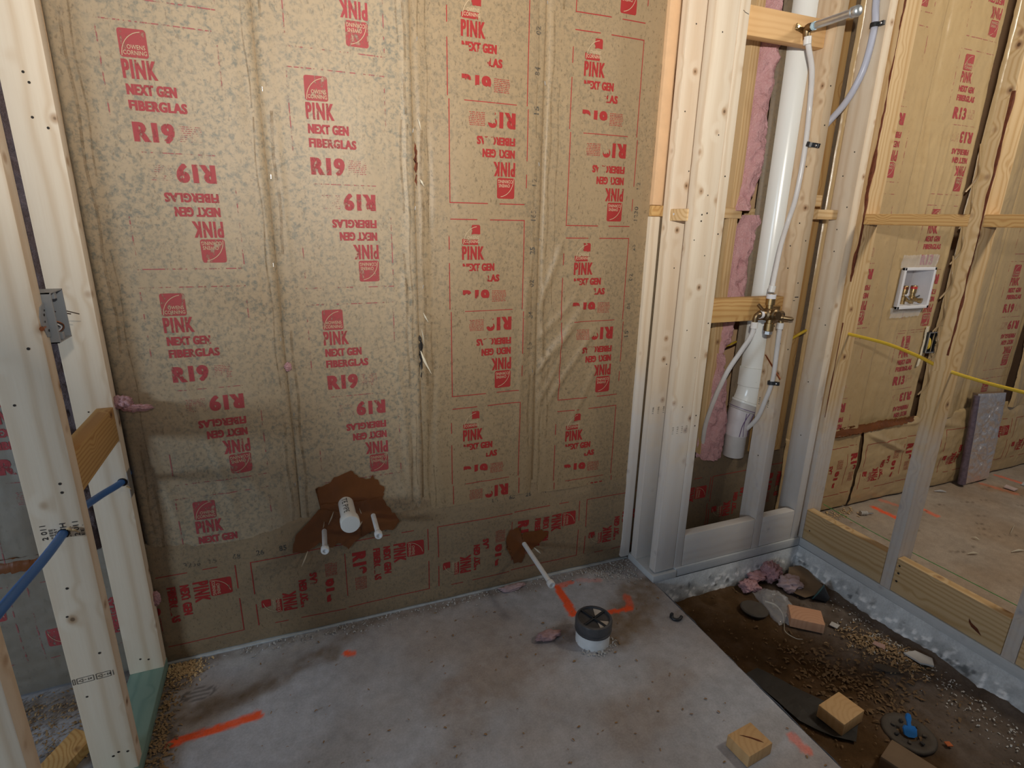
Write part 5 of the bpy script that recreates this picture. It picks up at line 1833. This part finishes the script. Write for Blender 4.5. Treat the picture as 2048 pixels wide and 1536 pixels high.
def band(a, b, w, pw=1.0):
    def f(r):
        t = r.random() ** pw
        return (a[0] + (b[0] - a[0]) * t + r.gauss(0, w), a[1] + (b[1] - a[1]) * t + r.gauss(0, w))
    return f


def clampx(f, lo=-9, hi=9, ylo=-9, yhi=-.012):
    def g(r):
        while True:
            x, y = f(r)
            if lo < x < hi and ylo < y < yhi: return x, y
    return g


def soil_z(x, y):
    return -.098 + .010 * float(fbm(x * 5, y * 5, 31, 5)) + .014 * math.exp(-((x - 1.85) / .1) ** 2 - ((y + .70) / .14) ** 2)


z0f = lambda x, y: .001
scatter('wood_shavings', 700, clampx(band((-.435, -.03), (-.42, -.60), .020), -.443), (.004, .014), CHIP_P, z0f, 'tan wood shavings heaped along the green bottom plate', 'shavings', 1, .9)
scatter('wood_shavings', 420, clampx(band((-.43, -.02), (-.37, -.06), .024), -.443), (.004, .013), CHIP, z0f, 'darker wood shavings in the corner under the far left stud', 'shavings', 2, .9)
scatter('wood_shavings', 900, clampx(band((-.95, -.06), (-.57, -.20), .10), -1.4, -.54), (.004, .013), CHIP_P, z0f, 'wood shavings strewn over the floor left of the partition', 'shavings', 3, .8)
scatter('grit', 420, clampx(band((-.25, -.02), (1.21, -.03), .022), -.44, 1.22), (.003, .010), GRIT, z0f, 'pale grit and crumbs along the foot of the papered wall', 'grit', 4, .8)
scatter('grit', 320, clampx(band((1.05, -.05), (1.21, -.10), .035), .9, 1.222), (.003, .011), GRIT, z0f, 'grit swept into the corner beside the shower wall', 'grit', 5, .9)
scatter('grit', 240, clampx(lambda r: (r.uniform(-.4, 1.2), r.uniform(-1.0, -.05)), -.44, 1.215), (.003, .010), CHIP_D, z0f, 'scattered chips over the middle of the slab', 'chips', 6, .8)
scatter('mortar_crumbs', 60, lambda r: ((lambda a, q: (.853 + q * math.cos(a), -.372 + q * math.sin(a)))(r.uniform(-2.6, -.2), r.uniform(.058, .082))), (.004, .011), GRIT, z0f, 'crumbs round the base of the toilet drain', 'grit', 7, .9)
scatter('wood_shavings', 420, clampx(band((1.82, -.60), (1.87, -.80), .042), 1.26, 2.0, -1.6, -.2), (.006, .016), CHIP_P, soil_z, 'tan shavings heaped beside the concrete curb in the pit', 'shavings', 8, .9)
scatter('wood_shavings', 420, clampx(band((1.55, -.62), (1.72, -.86), .075), 1.26, 2.0, -1.6, -.2), (.006, .020), CHIP_S, soil_z, 'brown shavings spread across the middle of the pit', 'shavings', 9, .8)
scatter('grit', 500, clampx(lambda r: (r.uniform(1.3, 2.0), r.uniform(-1.3, -.22)), 1.26, 2.0), (.003, .010), CHIP_S, soil_z, 'small chips scattered over the pit soil', 'chips', 10, .8)
scatter('grit', 420, clampx(band((1.95, -.45), (1.90, -1.25), .055), 1.6, 2.01, -1.6, -.2), (.003, .010), GRIT, soil_z, 'pale grit along the foot of the concrete curb', 'grit', 11, .8)
scatter('wood_shavings', 120, clampx(band((2.14, -.04), (2.5, -.05), .025), 2.11, 2.8), (.005, .015), CHIP, z0f, 'shavings along the foot of the laundry wall', 'shavings', 12, .8)
